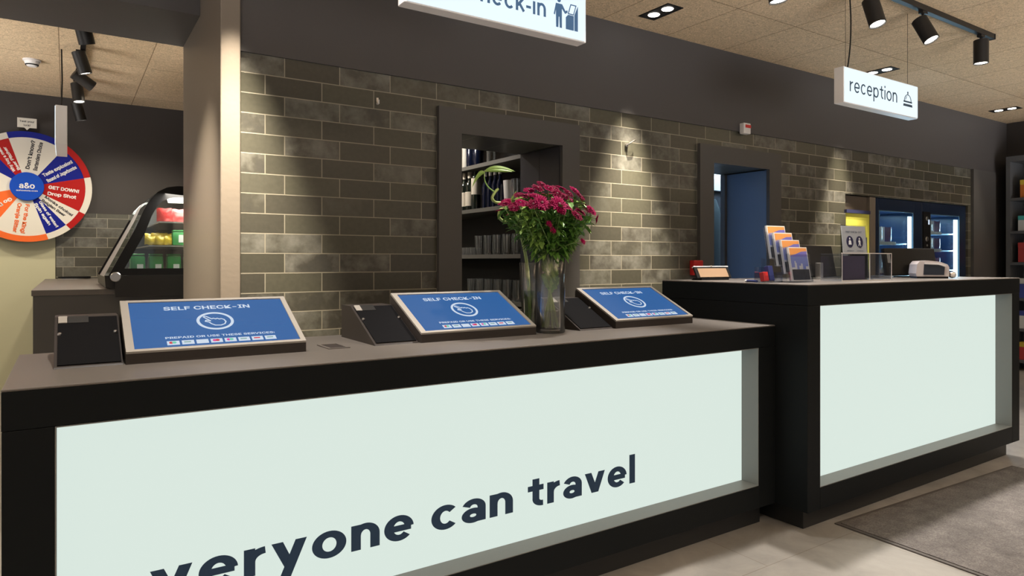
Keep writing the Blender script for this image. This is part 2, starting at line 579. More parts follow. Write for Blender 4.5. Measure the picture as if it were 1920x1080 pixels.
def lettering(mat_, mtx, lines, parent, name='lettering', thick=.0008):
    """lines: (string, x0, x1, baseline_y, size, bold); x1 None keeps the natural width, 'c' centres on x0"""
    last = None
    for s, x0, x1, y, size, bold in lines:
        bm = text_bm(s, bold)
        xs = [v.co.x for v in bm.verts]
        a, b = min(xs), max(xs)
        sx = size
        ox = x0
        if x1 == 'c':
            ox = x0 - (b - a) * size / 2
        elif x1 is not None:
            sx = (x1 - x0) / (b - a)
        for v in bm.verts:
            v.co = Vector((ox + (v.co.x - a) * sx, y + v.co.y * size, (thick * .5 * (1 + v.co.z / bold)) if bold else 0))
        if not bold:
            ext = bmesh.ops.extrude_face_region(bm, geom=list(bm.faces))
            for v in ext['geom']:
                if isinstance(v, bmesh.types.BMVert):
                    v.co.z += thick
        bmesh.ops.recalc_face_normals(bm, faces=bm.faces)
        bmesh.ops.transform(bm, matrix=mtx, verts=bm.verts)
        mb = MB(); mb.bm.free(); mb.bm = bm
        last = mb.build(name, mat_, parent)
    return last


def arc(cx, cy, rx, ry, a0, a1, n=22):
    return [(cx + rx * math.cos(R(a0 + (a1 - a0) * i / n)), cy + ry * math.sin(R(a0 + (a1 - a0) * i / n))) for i in range(n + 1)]


def glyph(c, w):
    """strokes and polygons of a lower-case geometric sans, x-height 1, stroke weight w; returns (ribbons, polygons, advance)"""
    h = w / 2
    g = h * .74      # horizontals are thinner than stems
    A = w * 1.06
    if c == 'o':
        return [arc(.58, .5, .58 - h, .525 - g, 0, 360, 40)], [], 1.16
    if c == 'e':
        return [arc(.56, .5, .56 - h, .525 - g, 2, 318, 36), [(h * .9, .49), (1.12 - h * .6, .49)]], [], 1.12
    if c == 'c':
        return [arc(.55, .5, .55 - h, .525 - g, 42, 318, 34)], [], 1.03
    if c == 'n':
        return [[(h, 0), (h, 1)], arc(.51, .55, .51 - h, .475 - g, 180, 0, 24) + [(1.02 - h, 0)]], [], 1.02
    if c == 'h':
        return [[(h, 0), (h, 1.48)], arc(.51, .55, .51 - h, .475 - g, 180, 0, 24) + [(1.02 - h, 0)]], [], 1.02
    if c == 'r':
        return [[(h, 0), (h, 1)], arc(.66, .50, .66 - h, .5 - g, 180, 92, 14)], [], .66
    if c == 'v':
        return [], [[(0, 1), (A, 1), (.56 + A * .52, 0), (.56 - A * .52, 0)], [(1.12 - A, 1), (1.12, 1), (.56 + A * .52, 0), (.56 - A * .52, 0)]], 1.12
    if c == 'y':
        k = (.56 - A * .5)
        return [], [[(0, 1), (A, 1), (.56 + A * .52, .02), (.56 - A * .40, .02)], [(1.12 - A, 1), (1.12, 1), (.56 + A * .5 - k * .46, -.46), (.56 - A * .5 - k * .46, -.46)]], 1.12
    if c == 'a':
        return [arc(.50, .62, .50 - h, .405 - g, 160, 0, 22) + [(1.0 - h, 0)], arc(.47, .30, .47 - h, .325 - g, 0, 360, 34)], [], 1.0
    if c == 't':
        return [[(.40, 1.30), (.40, .36)] + arc(.40 + .33, .36, .33, .36 - g, 180, 275, 14), [(.0, 1 - g), (.78, 1 - g)]], [], .80
    if c == 'l':
        return [[(h, 0), (h, 1.48)]], [], w
    if c == 'i':
        return [[(h, 0), (h, 1)], [(h, 1.22), (h, 1.22 + w)]], [], w
    if c == 'p':
        return [[(h, -.45), (h, 1)], arc(.57, .5, .57 - h, .525 - g, 0, 360, 40)], [], 1.14
    if c == 'k':
        return [[(h, 0), (h, 1.48)], [(h + w * .3, .40), (.86, 1.0)], [(.38, .60), (.92, 0)]], [], .95
    if c == 's':
        return [arc(.42, .735, .42 - h, .265 - h * .5, 40, 250, 18) + arc(.44, .265, .42 - h, .265 - h * .5, 70, -150, 18)], [], .86
    if c == 'f':
        return [[(.32, 0), (.32, 1.05)] + arc(.32 + .32, 1.12, .32, .36 - g, 180, 85, 12), [(0, 1 - g), (.70, 1 - g)]], [], .70
    if c == '-':
        return [[(0, .45), (.55, .45)]], [], .55
    return [], [], .45


def sign_text(s, material, mtx, x0, x1, base, xh, weight, parent, gap=.17, thick=.0006):
    """word of stroke letters stretched from x0 to x1 on the baseline, x-height xh; each stroke a hair thicker than the one before, so none coincide"""
    w = weight
    shapes = []
    x = 0
    for c in s:
        rib, pol, adv = glyph(c, w)
        lay = 0
        for pts in rib:
            P = [Vector(p) for p in pts]
            closed = (P[0] - P[-1]).length < 1e-4
            L, Rr = [], []
            for i, p in enumerate(P):
                if closed:
                    a, b = P[(i - 1) % (len(P) - 1)], P[(i + 1) % (len(P) - 1)]
                else:
                    a, b = P[max(i - 1, 0)], P[min(i + 1, len(P) - 1)]
                d = (b - a).normalized()
                n = Vector((-d.y, d.x * .74)) * w / 2
                L.append((x + p.x + n.x, p.y + n.y))
                Rr.append((x + p.x - n.x, p.y - n.y))
            shapes.append((L, Rr, lay)); lay += 1
        for q in pol:
            shapes.append(([(x + q[0][0], q[0][1]), (x + q[3][0], q[3][1])], [(x + q[1][0], q[1][1]), (x + q[2][0], q[2][1])], lay)); lay += 1
        x += adv + (gap if c != ' ' else 0)
    xs = [p[0] for L, Rr, _ in shapes for p in L + Rr]
    k = (x1 - x0) / (max(xs) - min(xs))
    f = lambda p, z: (x0 + (p[0] - min(xs)) * k, base + p[1] * xh, z)
    bm = bmesh.new()
    for L, Rr, lay in shapes:
        z1 = thick + lay * .0003
        V = [[bm.verts.new(f(p, z)) for p in side] for z in (0, z1) for side in (L, Rr)]
        n = len(L)
        for i in range(n - 1):
            bm.faces.new((V[2][i], V[2][i + 1], V[3][i + 1], V[3][i]))
            bm.faces.new((V[0][i], V[1][i], V[1][i + 1], V[0][i + 1]))
            bm.faces.new((V[0][i], V[0][i + 1], V[2][i + 1], V[2][i]))
            bm.faces.new((V[1][i + 1], V[1][i], V[3][i], V[3][i + 1]))
        for i in (0, n - 1):
            bm.faces.new((V[0][i], V[2][i], V[3][i], V[1][i]))
    bmesh.ops.recalc_face_normals(bm, faces=bm.faces)
    bmesh.ops.transform(bm, matrix=mtx, verts=bm.verts)
    mb = MB(); mb.bm.free(); mb.bm = bm
    return mb.build('lettering', material, parent, recalc=False)


def circle(cx, cy, rx, n=32, ry=None, a0=0, a1=2 * PI):
    ry = rx if ry is None else ry
    return [(cx + rx * math.cos(a0 + (a1 - a0) * i / n), cy + ry * math.sin(a0 + (a1 - a0) * i / n)) for i in range(n)]

# ================================================================== SETTING
structure('floor', MB().box(-5, 14, -4.5, 9, -.05, 0), M['floor'])
structure('ceiling', MB().box(-5, 14, -4.5, 9, CEIL, CEIL + .06), M['ceiling'])
YB = YW + WT
mb = MB()
for x0, x1, z0, z1 in ((.70, 1.905, 0, 2.2365), (1.905, 2.656, 0, .88), (1.905, 2.656, 1.966, 2.2365), (2.656, 4.075, 0, 2.2365), (4.075, 4.781, 1.971, 2.2365),
                       (4.781, 5.877, 0, 2.2365), (5.877, 8.27, 1.832, 2.2365), (8.27, 8.335, 0, 2.2365)):
    mb.box(x0, x1, YW, YB, z0, z1)
structure('wall_back', mb, M['tile'])
structure('wall_upper', MB().box(.6925, 9.35, YW - .012, YB, 2.2365, CEIL), M['fascia'])
structure('wall_lintel', MB().box(-5, .6015, 3.98, 4.62, 2.553, CEIL - .0005), M['fascia'])
structure('pillar', MB().box(.602, .692, YW - .036, 4.62, 0, CEIL - .0005, bevel=.006), M['pillar'])
structure('trim_1', MB().ring([(1.754, .88), (2.773, .88), (2.773, 2.104), (1.754, 2.104)], [(1.901, .93), (2.633, .93), (2.633, 1.960), (1.901, 1.960)], YW - .03, YW - .0005), M['casing'])
structure('trim_2', MB().prism([(3.918, 0), (4.071, 0), (4.071, 1.965), (4.740, 1.965), (4.740, 0), (4.894, 0), (4.894, 2.099), (3.918, 2.099)], YW - .03, YW - .0005, 'y'), M['casing'])
structure('wall_column', MB().box(8.336, 8.893, YW - .03, YB, 0, 2.2365), M['casing'])
structure('wall_corner', MB().box(8.894, 9.22, YW - .012, YB, 0, 2.2365), M['fascia'])
structure('wall_right', MB().box(9.222, 9.35, -4.5, YW - .013, 0, CEIL), M['barwall'])
# the bar room behind: charcoal above, sage paint and tiles below
structure('wall_bar', MB().box(-5, 3.4, 8, 8.1, 0, CEIL), M['barwall'])
structure('wall_bar_sage', MB().box(-5, -.095, 7.985, 7.9995, 0, 2.0), M['sage'])
structure('wall_bar_tile', MB().box(-.09, 3.4, 7.98, 7.9995, 0, 1.70), M['tile'])
structure('wall_partition', MB().box(3.3, 3.4, YB + .001, 7.975, 0, CEIL), M['barwall'])
# back office seen through the doorway
structure('wall_office', MB().box(3.41, 9.2, 6.2, 6.3, 0, CEIL).box(9.1, 9.2, YB + .001, 6.199, 0, CEIL), M['white'])
structure('wall_recess', MB().box(5.877, 8.3, 4.45, 4.5, 0, 1.9).box(5.86, 5.876, YB + .001, 4.5, 0, 1.9).box(8.271, 8.3, YB + .001, 4.45, 0, 1.9), M['barwall'])
# folded open door standing in the door reveal
d = MB().box(4.745, 4.780, YW + .004, 3.835, .01, 1.962).build('door_1', mat('blue_grey_door', (.13, .21, .36), .22), None)
tag(d, kind='structure')
structure('trim_3', MB().box(4.72, 4.7805, 3.84, 3.885, 0, 1.968), M['casing'])

# ================================================================== COUNTERS
LM, LD = M['laminate'], M['laminate_shaded']


def counter(name, label, x0, x1, y0, y1, top, ox0, ox1, oz0, oz1, py):
    t = thing(name, label, 'counter', (0, 0, 0))
    zt = oz1
    MB().box(x0, x1, y0, y1, top - .006, top, bevel=.002).build('countertop', LM, t)
    MB().box(x0, x1, y0, y1, zt + .001, top - .0062, bevel=.001).build('top_apron', LD, t)
    MB().box(x0 + .0005, ox0, y0 + .001, y1, .1, zt, bevel=.002).build('side_panel', LD, t)
    MB().box(ox1, x1 - .0005, y0 + .001, y1, .1, zt, bevel=.002).build('side_panel', LD, t)
    MB().box(ox0 + .0005, ox1 - .0005, y0 + .001, y1 - .02, .1, oz0, bevel=.002).build('bottom_rail', LD, t)
    p = MB().box(ox0 + .0005, ox1 - .0005, py, py + .02, oz0 + .0005, zt - .0005).build('light_panel', M['panel'], t)
    tag(p, label='white backlit panel')
    MB().box(ox0 + .0005, ox1 - .0005, y1 - .02, y1 - .002, .1, zt).build('back_panel', LM, t)
    a, b, c, e = ox0 + .0008, ox1 - .0008, oz0 + .0008, zt - .0008
    MB().ring([(a, c), (b, c), (b, e), (a, e)], [(a + .003, c + .003), (b - .003, c + .003), (b - .003, e - .003), (a + .003, e - .003)], y0 + .003, py - .0005).build('reveal_glow_liner', M['glow_lining'], t)  # added liner, its lighter colour imitates the panel's glow on the laminate
    MB().box(x0 + .06, x1 - .03, y0 + .062, y1 - .06, 0, .0995).build('plinth', M['plinth'], t)
    return t, p


c1, p1 = counter('self_check_in_counter', 'low graphite counter with backlit panel lettered everyone can travel', -.127, 2.749, 1.948, 2.652, .928, -.025, 2.632, .20, .83, 2.042)
for wd_, xa_, xb_ in (('everyone', .066, .956), ('can', 1.021, 1.349), ('travel', 1.415, 1.951)):
    sign_text(wd_, M['ink'], frame_xz(0, 2.0415, 0), xa_, xb_, .315, .079, .34, p1)
g = MB().ring([(.735, 2.235), (.81, 2.235), (.81, 2.365), (.735, 2.365)], [(.745, 2.245), (.80, 2.245), (.80, 2.355), (.745, 2.355)], .9282, .9312, 'z').build('cable_grommet', LM, c1)
MB().box(.745, .80, 2.245, 2.355, .9282, .9292).build('grommet_opening', mat('grommet_hole', (.02, .014, .012), .8), g)
c2, p2 = counter('reception_counter', 'tall graphite reception counter with plain backlit panel', 2.7505, 4.99, 1.784, 2.663, 1.12, 2.848, 4.885, .198, 1.025, 1.876)


# ================================================================== SELF CHECK-IN KIOSKS
def hand_icon(mtx, parent):
    """outlined pointing hand in a ring, drawn with strokes around the origin, ring radius 1 -> .052 m"""
    s = .056
    mb = MB()
    mb.ring([(x * s, y * s) for x, y in circle(0, 0, 1, 48)], [(x * s, y * s) for x, y in circle(0, 0, .84, 48)], 0, .0006, 'z', m=mtx)
    pts = [(-.30, -.12), (-.47, -.02), (-.42, .08), (-.22, .0), (-.50, .42), (-.44, .50), (-.36, .46), (-.14, .20), (-.06, .26), (.04, .18), (.12, .24), (.22, .15), (.30, .19), (.42, .10), (.48, -.12), (.40, -.34), (.20, -.46), (-.06, -.44), (-.22, -.28), (-.30, -.12)]
    for (xa, ya), (xb, yb) in zip(pts, pts[1:]):
        d = Vector((xb - xa, yb - ya)); n = Vector((-d.y, d.x)).normalized() * .03; e = d.normalized() * .012
        q = [(xa - e.x + n.x, ya - e.y + n.y), (xa - e.x - n.x, ya - e.y - n.y), (xb + e.x - n.x, yb + e.y - n.y), (xb + e.x + n.x, yb + e.y + n.y)]
        mb.prism([(x * s * 1.15, y * s * 1.15) for x, y in q], 0, .0006, 'z', m=mtx)
    return mb.build('hand_icon', M['screenw'], parent)


def touch_screen(x0, label, y0=2.225, wd=.515):
    t = thing('touch_screen', label, 'screen', (x0, y0, .928), 0, 'self check-in touch screens on the low counter')
    # wedge housing: local x 0..wd, y 0..0.28
    D, zf, zb = .285, .030, .163
    prof = [(0, 0), (D, 0), (D, zb - .012), (D - .006, zb), (0, zf)]
    MB().prism(prof, 0, wd, 'x').build('housing', M['housing'], t)
    ang = math.atan2(zb - zf, D - .006)
    L = math.hypot(zb - zf, D - .006)
    mtx = Matrix.Translation((0, 0, zf + .0004)) @ Matrix.Rotation(ang, 4, 'X')
    MB().ring([(0, 0), (wd, 0), (wd, L), (0, L)], [(.022, .012), (wd - .016, .012), (wd - .016, L - .013), (.022, L - .013)], 0, .007, 'z', m=mtx).build('bezel', M['bezel'], t)
    sc = MB().box(.022, wd - .016, .012, L - .013, 0, .0035, m=mtx).build('display', M['screen'], t)
    m2 = mtx @ Matrix.Translation((0, 0, .0038))
    cx = wd * .50
    lettering(M['screenw'], m2, [('SELF CHECK-IN', cx - .138, cx + .128, L - .068, .042, .022), ('PREPAID OR USE THESE SERVICES:', cx - .150, cx + .172, .064, .021, .018)], sc, thick=.0005)
    hand_icon(m2 @ Matrix.Translation((cx + .005, L * .52, 0)), sc)
    for k in range(8):
        xx = cx - .148 + k * .0405
        o = MB().box(xx, xx + .034, .028, .050, 0, .0006, m=m2, bevel=.0).build('card_logo', M['screenw'], sc)
        cols = {0: ('screen_red', 'screen_green'), 1: ('screen_grey',), 3: ('screen_pink', 'screen_red'), 4: ('screen_pink', 'screen_green'), 5: ('screen_grey',), 6: ('screen_red',), 7: ('screen_grey',), 2: ()}[k]
        for q, c in enumerate(cols):
            mb = MB()
            if len(cols) == 2:
                mb.prism(circle(xx + .0115 + q * .008, .040, .0062, 16), .0007 + q * .0002, .0011 + q * .0002, 'z', m=m2)
            else:
                mb.box(xx + .006, xx + .025, .037, .043, .0007, .0011, m=m2)
            mb.build('logo_mark', M[c], sc)
    return t


def payment_housing(x0, wd, label, y0=2.236):
    t = thing('payment_terminal_housing', label, 'card reader', (x0, y0, .928), 0, 'black payment terminal housings beside the screens')
    D, h, fl = .345, .126, .10
    MB().prism([(0, 0), (D, 0), (D, h), (D - fl, h), (.004, .004)], 0, wd, 'x').build('body', M['housing'], t)
    ang = math.atan2(h - .004, D - fl - .004)
    L = math.hypot(h - .004, D - fl - .004)
    mtx = Matrix.Translation((0, .004, .0045)) @ Matrix.Rotation(ang, 4, 'X')
    MB().box(.008, wd - .004, .006, L - .01, 0, .003, m=mtx).build('cover_plate', M['velvet'], t)
    MB().box(wd * .20, wd * .52, L - .044, L - .006, .0032, .0045, m=mtx).build('card_slot', M['plinth'], t)
    MB().box(.009, wd * .19, L - .044, L - .006, .0032, .006, m=mtx).build('slot_tab', M['bezel'], t)
    for sx in (.013, wd - .012):
        MB().lathe([(0, .0075), (.004, .0068), (.0058, .004), (.0058, 0), (0, 0)], seg=14, m=mtx @ Matrix.Translation((sx, L * .60, .003))).build('screw', M['steel'], t, True)
    return t


touch_screen(.141, 'leftmost of the three blue self check-in touch screens, at the left counter end')
touch_screen(1.072, 'blue self check-in touch screen directly left of the flower vase', wd=.51)
touch_screen(2.012, 'blue self check-in touch screen beside the tall counter, right of the flower vase', wd=.49)
payment_housing(-.031, .166, 'black payment terminal housing at the far left end of the low counter')
payment_housing(.90, .166, 'black payment terminal housing left of the middle touch screen')
payment_housing(1.822, .184, 'black payment terminal housing behind the flower vase, beside the third screen')

# ================================================================== VASES AND FLOWERS
VX, VY, VZ = 1.682, 2.262, .9283
v = thing('glass_vase', 'tall clear cylindrical glass vase holding the magenta chrysanthemums', 'vase', (VX, VY, VZ))
MB().lathe([(0, 0), (.058, 0), (.061, .004), (.062, .325), (.0605, .327), (.059, .325), (.0575, .022), (.05, .016), (0, .015)], seg=40).build('vessel', M['glass'], v, True)
MB().lathe([(0, .0165), (.049, .0165), (.0562, .023), (.0568, .092), (0, .092)], seg=40).build('water', M['water'], v, True)
V2 = (1.722, 2.47, .9283)
v = thing('flared_glass_vase', 'slimmer flared glass vase standing behind, with one twisted bamboo stem', 'vase', V2)
MB().lathe([(0, 0), (.030, 0), (.033, .004), (.046, .288), (.0445, .290), (.043, .288), (.0305, .02), (0, .016)], seg=32).build('vessel', M['glass'], v, True)
MB().lathe([(0, .0165), (.028, .0165), (.0298, .021), (.0375, .165), (0, .165)], seg=32).build('water', M['water2'], v, True)

rnd = random.Random(11)


def bloom_mesh(mb, c, nrm, r, layers=((1, 22, .10), (.86, 20, .28), (.68, 16, .55), (.45, 12, .9)), rr=rnd):
    """chrysanthemum head: layered narrow petals around the normal"""
    n = Vector(nrm).normalized()
    u = n.orthogonal().normalized(); w_ = n.cross(u)
    for f, k, up in layers:
        for i in range(k):
            a = 2 * PI * (i + rr.random() * .5) / k
            L = r * f * (.88 + .2 * rr.random())
            lift = up + rr.uniform(-.08, .08)
            d = u * math.cos(a) + w_ * math.sin(a)
            s = u * -math.sin(a) + w_ * math.cos(a)
            wd = r * .13
            base = Vector(c) + d * r * .08
            mid = base + (d * math.cos(lift * .8) + n * math.sin(lift * .8)) * L * .55
            tip = base + (d * math.cos(lift * .7) + n * math.sin(lift * .55)) * L
            V = [mb.bm.verts.new(p) for p in (base - s * wd * .4, base + s * wd * .4, mid + s * wd + n * .0015, tip + s * wd * .45, tip - s * wd * .45, mid - s * wd + n * .0015, mid - n * .001)]
            for fc in ((0, 1, 6), (1, 2, 6), (2, 3, 6), (3, 4, 6), (4, 5, 6), (5, 0, 6)):
                mb.bm.faces.new([V[q] for q in fc])


def leaf_shape(mb, base, d, up, L, wd):
    """lobed leaf folded along its midrib"""
    d = Vector(d).normalized(); up = Vector(up)
    s = d.cross(up)
    if s.length < 1e-3:
        s = d.orthogonal()
    s.normalize(); n = s.cross(d)
    prof = [(0, .05), (.12, .5), (.24, .35), (.40, 1.0), (.52, .62), (.70, .75), (.82, .4), (1, 0)]
    droop = lambda t: -n * L * .35 * t * t
    mid = [mb.bm.verts.new(Vector(base) + d * L * t + droop(t)) for t, _ in prof]
    for sg in (1, -1):
        ed = [mb.bm.verts.new(Vector(base) + d * L * t + droop(t) + s * sg * wd * x + n * wd * .35 * x) for t, x in prof[:-1]] + [mid[-1]]
        for i in range(len(prof) - 1):
            f = [mid[i], mid[i + 1], ed[i + 1], ed[i]]
            f = list(dict.fromkeys(f))
            mb.bm.faces.new(f if sg > 0 else f[::-1])


# heads of the bouquet: offsets from the vase axis, height above the counter, radius
heads = []
for i in range(58):
    q = math.sqrt((i + .5) / 58); a = i * 2.39996
    hx, hy = q * .225 * math.cos(a) - .008, q * .15 * math.sin(a)
    hz = .600 - .105 * q * q + rnd.uniform(-.028, .022)
    heads.append((hx, hy, hz, .019 + .008 * rnd.random()))
# two big heads that look out of the front of the bouquet
heads += [(-.125, -.11, .525, .034), (-.055, -.13, .520, .038)]
groups = {}
for h in heads:
    a = math.atan2(h[1] / .15, h[0] / .235)
    k = int((a + PI) / (2 * PI) * 8) % 8
    groups.setdefault(k, []).append(h)


def curve3(p0, p1, p2, n=8):
    p0, p1, p2 = map(Vector, (p0, p1, p2))
    return [p0 * (1 - t) ** 2 + p1 * 2 * t * (1 - t) + p2 * t * t for t in [i / n for i in range(n + 1)]]


flower_names = {0: 'at the far left of the bouquet', 1: 'at the front left of the bouquet', 2: 'at the front of the bouquet', 3: 'at the front right of the bouquet',
                4: 'at the far right of the bouquet', 5: 'at the back right of the bouquet', 6: 'at the back of the bouquet', 7: 'at the back left of the bouquet'}
for k in sorted(groups):
    hs = groups[k]
    ca = -PI + (k + .5) * PI / 4
    t = thing('chrysanthemum', 'branching stem of magenta chrysanthemums ' + flower_names[k] + ' in the vase', 'flower', (VX, VY, VZ), 0, 'chrysanthemum stems in the tall vase')
    st = MB(); lf = MB()
    b0 = Vector((-.035 * math.cos(ca), -.035 * math.sin(ca), .02))
    rim = Vector((.036 * math.cos(ca), .036 * math.sin(ca), .325))
    fork = Vector((.075 * math.cos(ca), .06 * math.sin(ca), .40))
    st.tube([b0, b0.lerp(rim, .5), rim, fork], [.0042, .004, .0038, .0035], 7)
    for _ in range(10):
        p = b0.lerp(rim, rnd.uniform(.45, .98)); a = rnd.random() * 6.28
        q = Vector((p.x, p.y, 0)); room = max(.008, .05 - q.length)
        leaf_shape(lf, p, (math.cos(a) * .4, math.sin(a) * .4, .9), (math.cos(a + 1.6), math.sin(a + 1.6), 0), room * 1.5, room * .45)
    for j, (hx, hy, hz, hr) in enumerate(hs):
        top = Vector((hx, hy, hz))
        front = hr > .03
        pts = curve3(fork - Vector((0, 0, .03 * (j % 3))), fork * .45 + top * .55 + Vector((hx * .15, hy * .15, -.02)), top - (Vector((0, -.012, .002)) if front else Vector((0, 0, .006))), 7)
        st.tube(pts, [.003 - .0014 * i / 7 for i in range(8)], 6)
        nrm = (hx * .4, -1, .55) if front else (hx * 2.2 + rnd.uniform(-.25, .25), hy * 2.4 - .45 + rnd.uniform(-.25, .25), .75)
        fl = MB(); bloom_mesh(fl, top, nrm, hr)
        o = fl.build('bloom', M['petal2'] if (front or j % 4 == 1) else M['petal'], t, recalc=False)
        n = Vector(nrm).normalized()
        cc = MB(); cc.lathe([(0, hr * .30), (hr * .16, hr * .24), (hr * .24, hr * .08), (hr * .2, 0), (0, 0)], seg=10, m=Matrix.Translation(top) @ n.to_track_quat('Z', 'Y').to_matrix().to_4x4())
        cc.build('flower_centre', M['petalc'], o, True)
        for i in range(1, 7):
            for _ in range(3):
                a = rnd.random() * 6.28
                p = pts[i]
                leaf_shape(lf, p, (math.cos(a), math.sin(a), rnd.uniform(-.5, .9)), (0, 0, 1), rnd.uniform(.028, .055), rnd.uniform(.009, .016))
    for _ in range(44):
        a = ca + rnd.uniform(-.8, .8)
        p = rim.lerp(fork, rnd.uniform(-.1, 1.5))
        leaf_shape(lf, p, (math.cos(a), math.sin(a), rnd.uniform(-.55, .7)), (0, 0, 1), rnd.uniform(.038, .07), rnd.uniform(.010, .018))
    st.build('stem', M['stem'], t, True)
    lf.build('leaves', M['leaf'] if k % 3 else M['leaf2'], t, recalc=False)
# lone drooping spray at the right, and a low pink spray in the green
t = thing('chrysanthemum', 'single small pink chrysanthemum bud hanging out to the right of the bouquet', 'flower', (VX, VY, VZ), 0, 'chrysanthemum stems in the tall vase')
pts = curve3((-.02, .01, .02), (.03, .0, .50), (.208, -.03, .492), 12)
pts[1:3] = [Vector((-.005, .006, .15)), Vector((.012, .004, .28))]
MB().tube(pts, [.0035 - .002 * i / 12 for i in range(13)], 6).build('stem', M['stem'], t, True)
mb = MB(); bloom_mesh(mb, (.221, -.03, .480), (.7, -.6, -.2), .024, ((1, 14, .5), (.8, 12, .9), (.6, 8, 1.2))); mb.build('bloom', M['petal2'], t, recalc=False)
mb = MB()
for p, dd in (((.15, -.02, .475), (.8, -.2, .5)), ((.18, -.025, .485), (.5, -.3, -.7)), ((.10, -.01, .45), (.9, -.1, -.3))):
    leaf_shape(mb, p, dd, (0, 0, 1), .05, .008)
mb.build('leaves', M['leaf2'], t, recalc=False)
t = thing('chrysanthemum', 'low stem with three small pink buds deep in the green of the bouquet', 'flower', (VX, VY, VZ), 0, 'chrysanthemum stems in the tall vase')
mb = MB()
bl = [(-.10, -.125, .44), (-.085, -.13, .415), (.065, -.13, .375)]
mb.tube([(.0, .02, .02), (.0, -.02, .30), (-.01, -.045, .345)], .003, 6)
for p in bl:
    mb.tube(curve3((-.01, -.04, .335), (p[0] * .5, -.09, p[2]), p, 6), .0017, 5)
mb.build('stem', M['stem'], t, True)
for p in bl:
    fb = MB(); bloom_mesh(fb, p, (p[0], -.8, .4), .016, ((1, 12, .5), (.75, 10, .9), (.5, 7, 1.2))); fb.build('bloom', M['petal2'], t, recalc=False)
# twisted bamboo
t = thing('twisted_bamboo', 'curly lucky bamboo stem with a pale shoot rising left of the flowers', 'plant', V2)
pts = [(.0, .0, .02), (-.005, -.004, .15), (-.022, -.01, .28), (-.045, -.02, .36), (-.075, -.03, .43), (-.085, -.03, .455), (-.11, -.03, .475), (-.155, -.03, .468), (-.18, -.03, .485), (-.175, -.03, .515), (-.15, -.03, .53), (-.165, -.03, .545), (-.20, -.03, .548), (-.215, -.03, .565), (-.20, -.03, .59), (-.185, -.03, .605)]
fine = []
P = [Vector(p) for p in pts]
for i in range(len(P) - 1):
    a, b, c, d_ = P[max(i - 1, 0)], P[i], P[i + 1], P[min(i + 2, len(P) - 1)]
    for s in range(5):
        u = s / 5
        fine.append(.5 * ((2 * b) + (c - a) * u + (2 * a - 5 * b + 4 * c - d_) * u * u + (3 * b - a - 3 * c + d_) * u ** 3))
fine.append(P[-1])
MB().tube(fine, [.0075 + (.0012 if i % 9 == 0 else 0) - .002 * i / len(fine) for i in range(len(fine))], 10).build('stalk', M['bamboo'], t, True)
sh = curve3((-.20, -.03, .59), (-.265, -.03, .615), (-.252, -.03, .675), 8)
MB().tube(sh, [.003 - .0012 * i / 8 for i in range(9)], 6).build('shoot', M['leaf2'], t, True)
mb = MB()


def blade(mb, p0, p1, p2, wd):
    pts = curve3(p0, p1, p2, 10)
    prev = None
    for i, p in enumerate(pts):
        t_ = i / 10
        h = wd * math.sin(PI * min(1, .06 + t_ * .94)) ** .8
        row = [mb.bm.verts.new(p + Vector((0, 0, h))), mb.bm.verts.new(p + Vector((0, -.004 * math.sin(PI * t_), 0))), mb.bm.verts.new(p - Vector((0, 0, h)))]
        if prev:
            for q in (0, 1):
                mb.bm.faces.new((prev[q], row[q], row[q + 1], prev[q + 1]))
        prev = row


blade(mb, (-.252, -.03, .675), (-.21, -.04, .705), (-.110, -.05, .682), .011)
blade(mb, (-.252, -.03, .675), (-.20, -.05, .685), (-.13, -.06, .678), .007)
blade(mb, (-.252, -.03, .67), (-.285, -.03, .675), (-.315, -.03, .60), .012)
blade(mb, (-.12, -.03, .545), (-.09, -.05, .575), (-.05, -.06, .575), .012)
blade(mb, (-.14, -.03, .54), (-.12, -.05, .565), (-.105, -.05, .60), .010)
mb.build('leaves', M['leaf2'], t, recalc=False)

# ================================================================== HANGING SIGNS
def bellhop(mtx, parent, s):
    mb = MB()
    out = circle(0, .18, .36, 20, a0=0, a1=PI * 20 / 19)
    inn = [(x * .84, .18 + (y - .18) * .84 + .02) for x, y in out]
    mb.ring([(x * s, y * s) for x, y in out], [(x * s, y * s) for x, y in inn], 0, .001, 'z', m=mtx, closed=False)
    mb.prism([(x * s, y * s) for x, y in ((-.42, .12), (.42, .12), (.42, .20), (-.42, .20))], 0, .001, 'z', m=mtx)
    mb.prism([(x * s, y * s) for x, y in ((-.46, -.08), (.46, -.08), (.42, .04), (-.42, .04))], 0, .001, 'z', m=mtx)
    mb.prism([(x * s, y * s) for x, y in circle(0, .63, .06, 12)], 0, .001, 'z', m=mtx)
    mb.prism([(x * s, y * s) for x, y in ((-.03, .52), (.03, .52), (.03, .60), (-.03, .60))], 0, .001, 'z', m=mtx)
    mb.prism([(x * s, y * s) for x, y in ((-.24, .26), (-.20, .26), (-.08, .44), (-.12, .44))], 0, .001, 'z', m=mtx)
    return mb.build('bell_pictogram', M['signink'], parent)


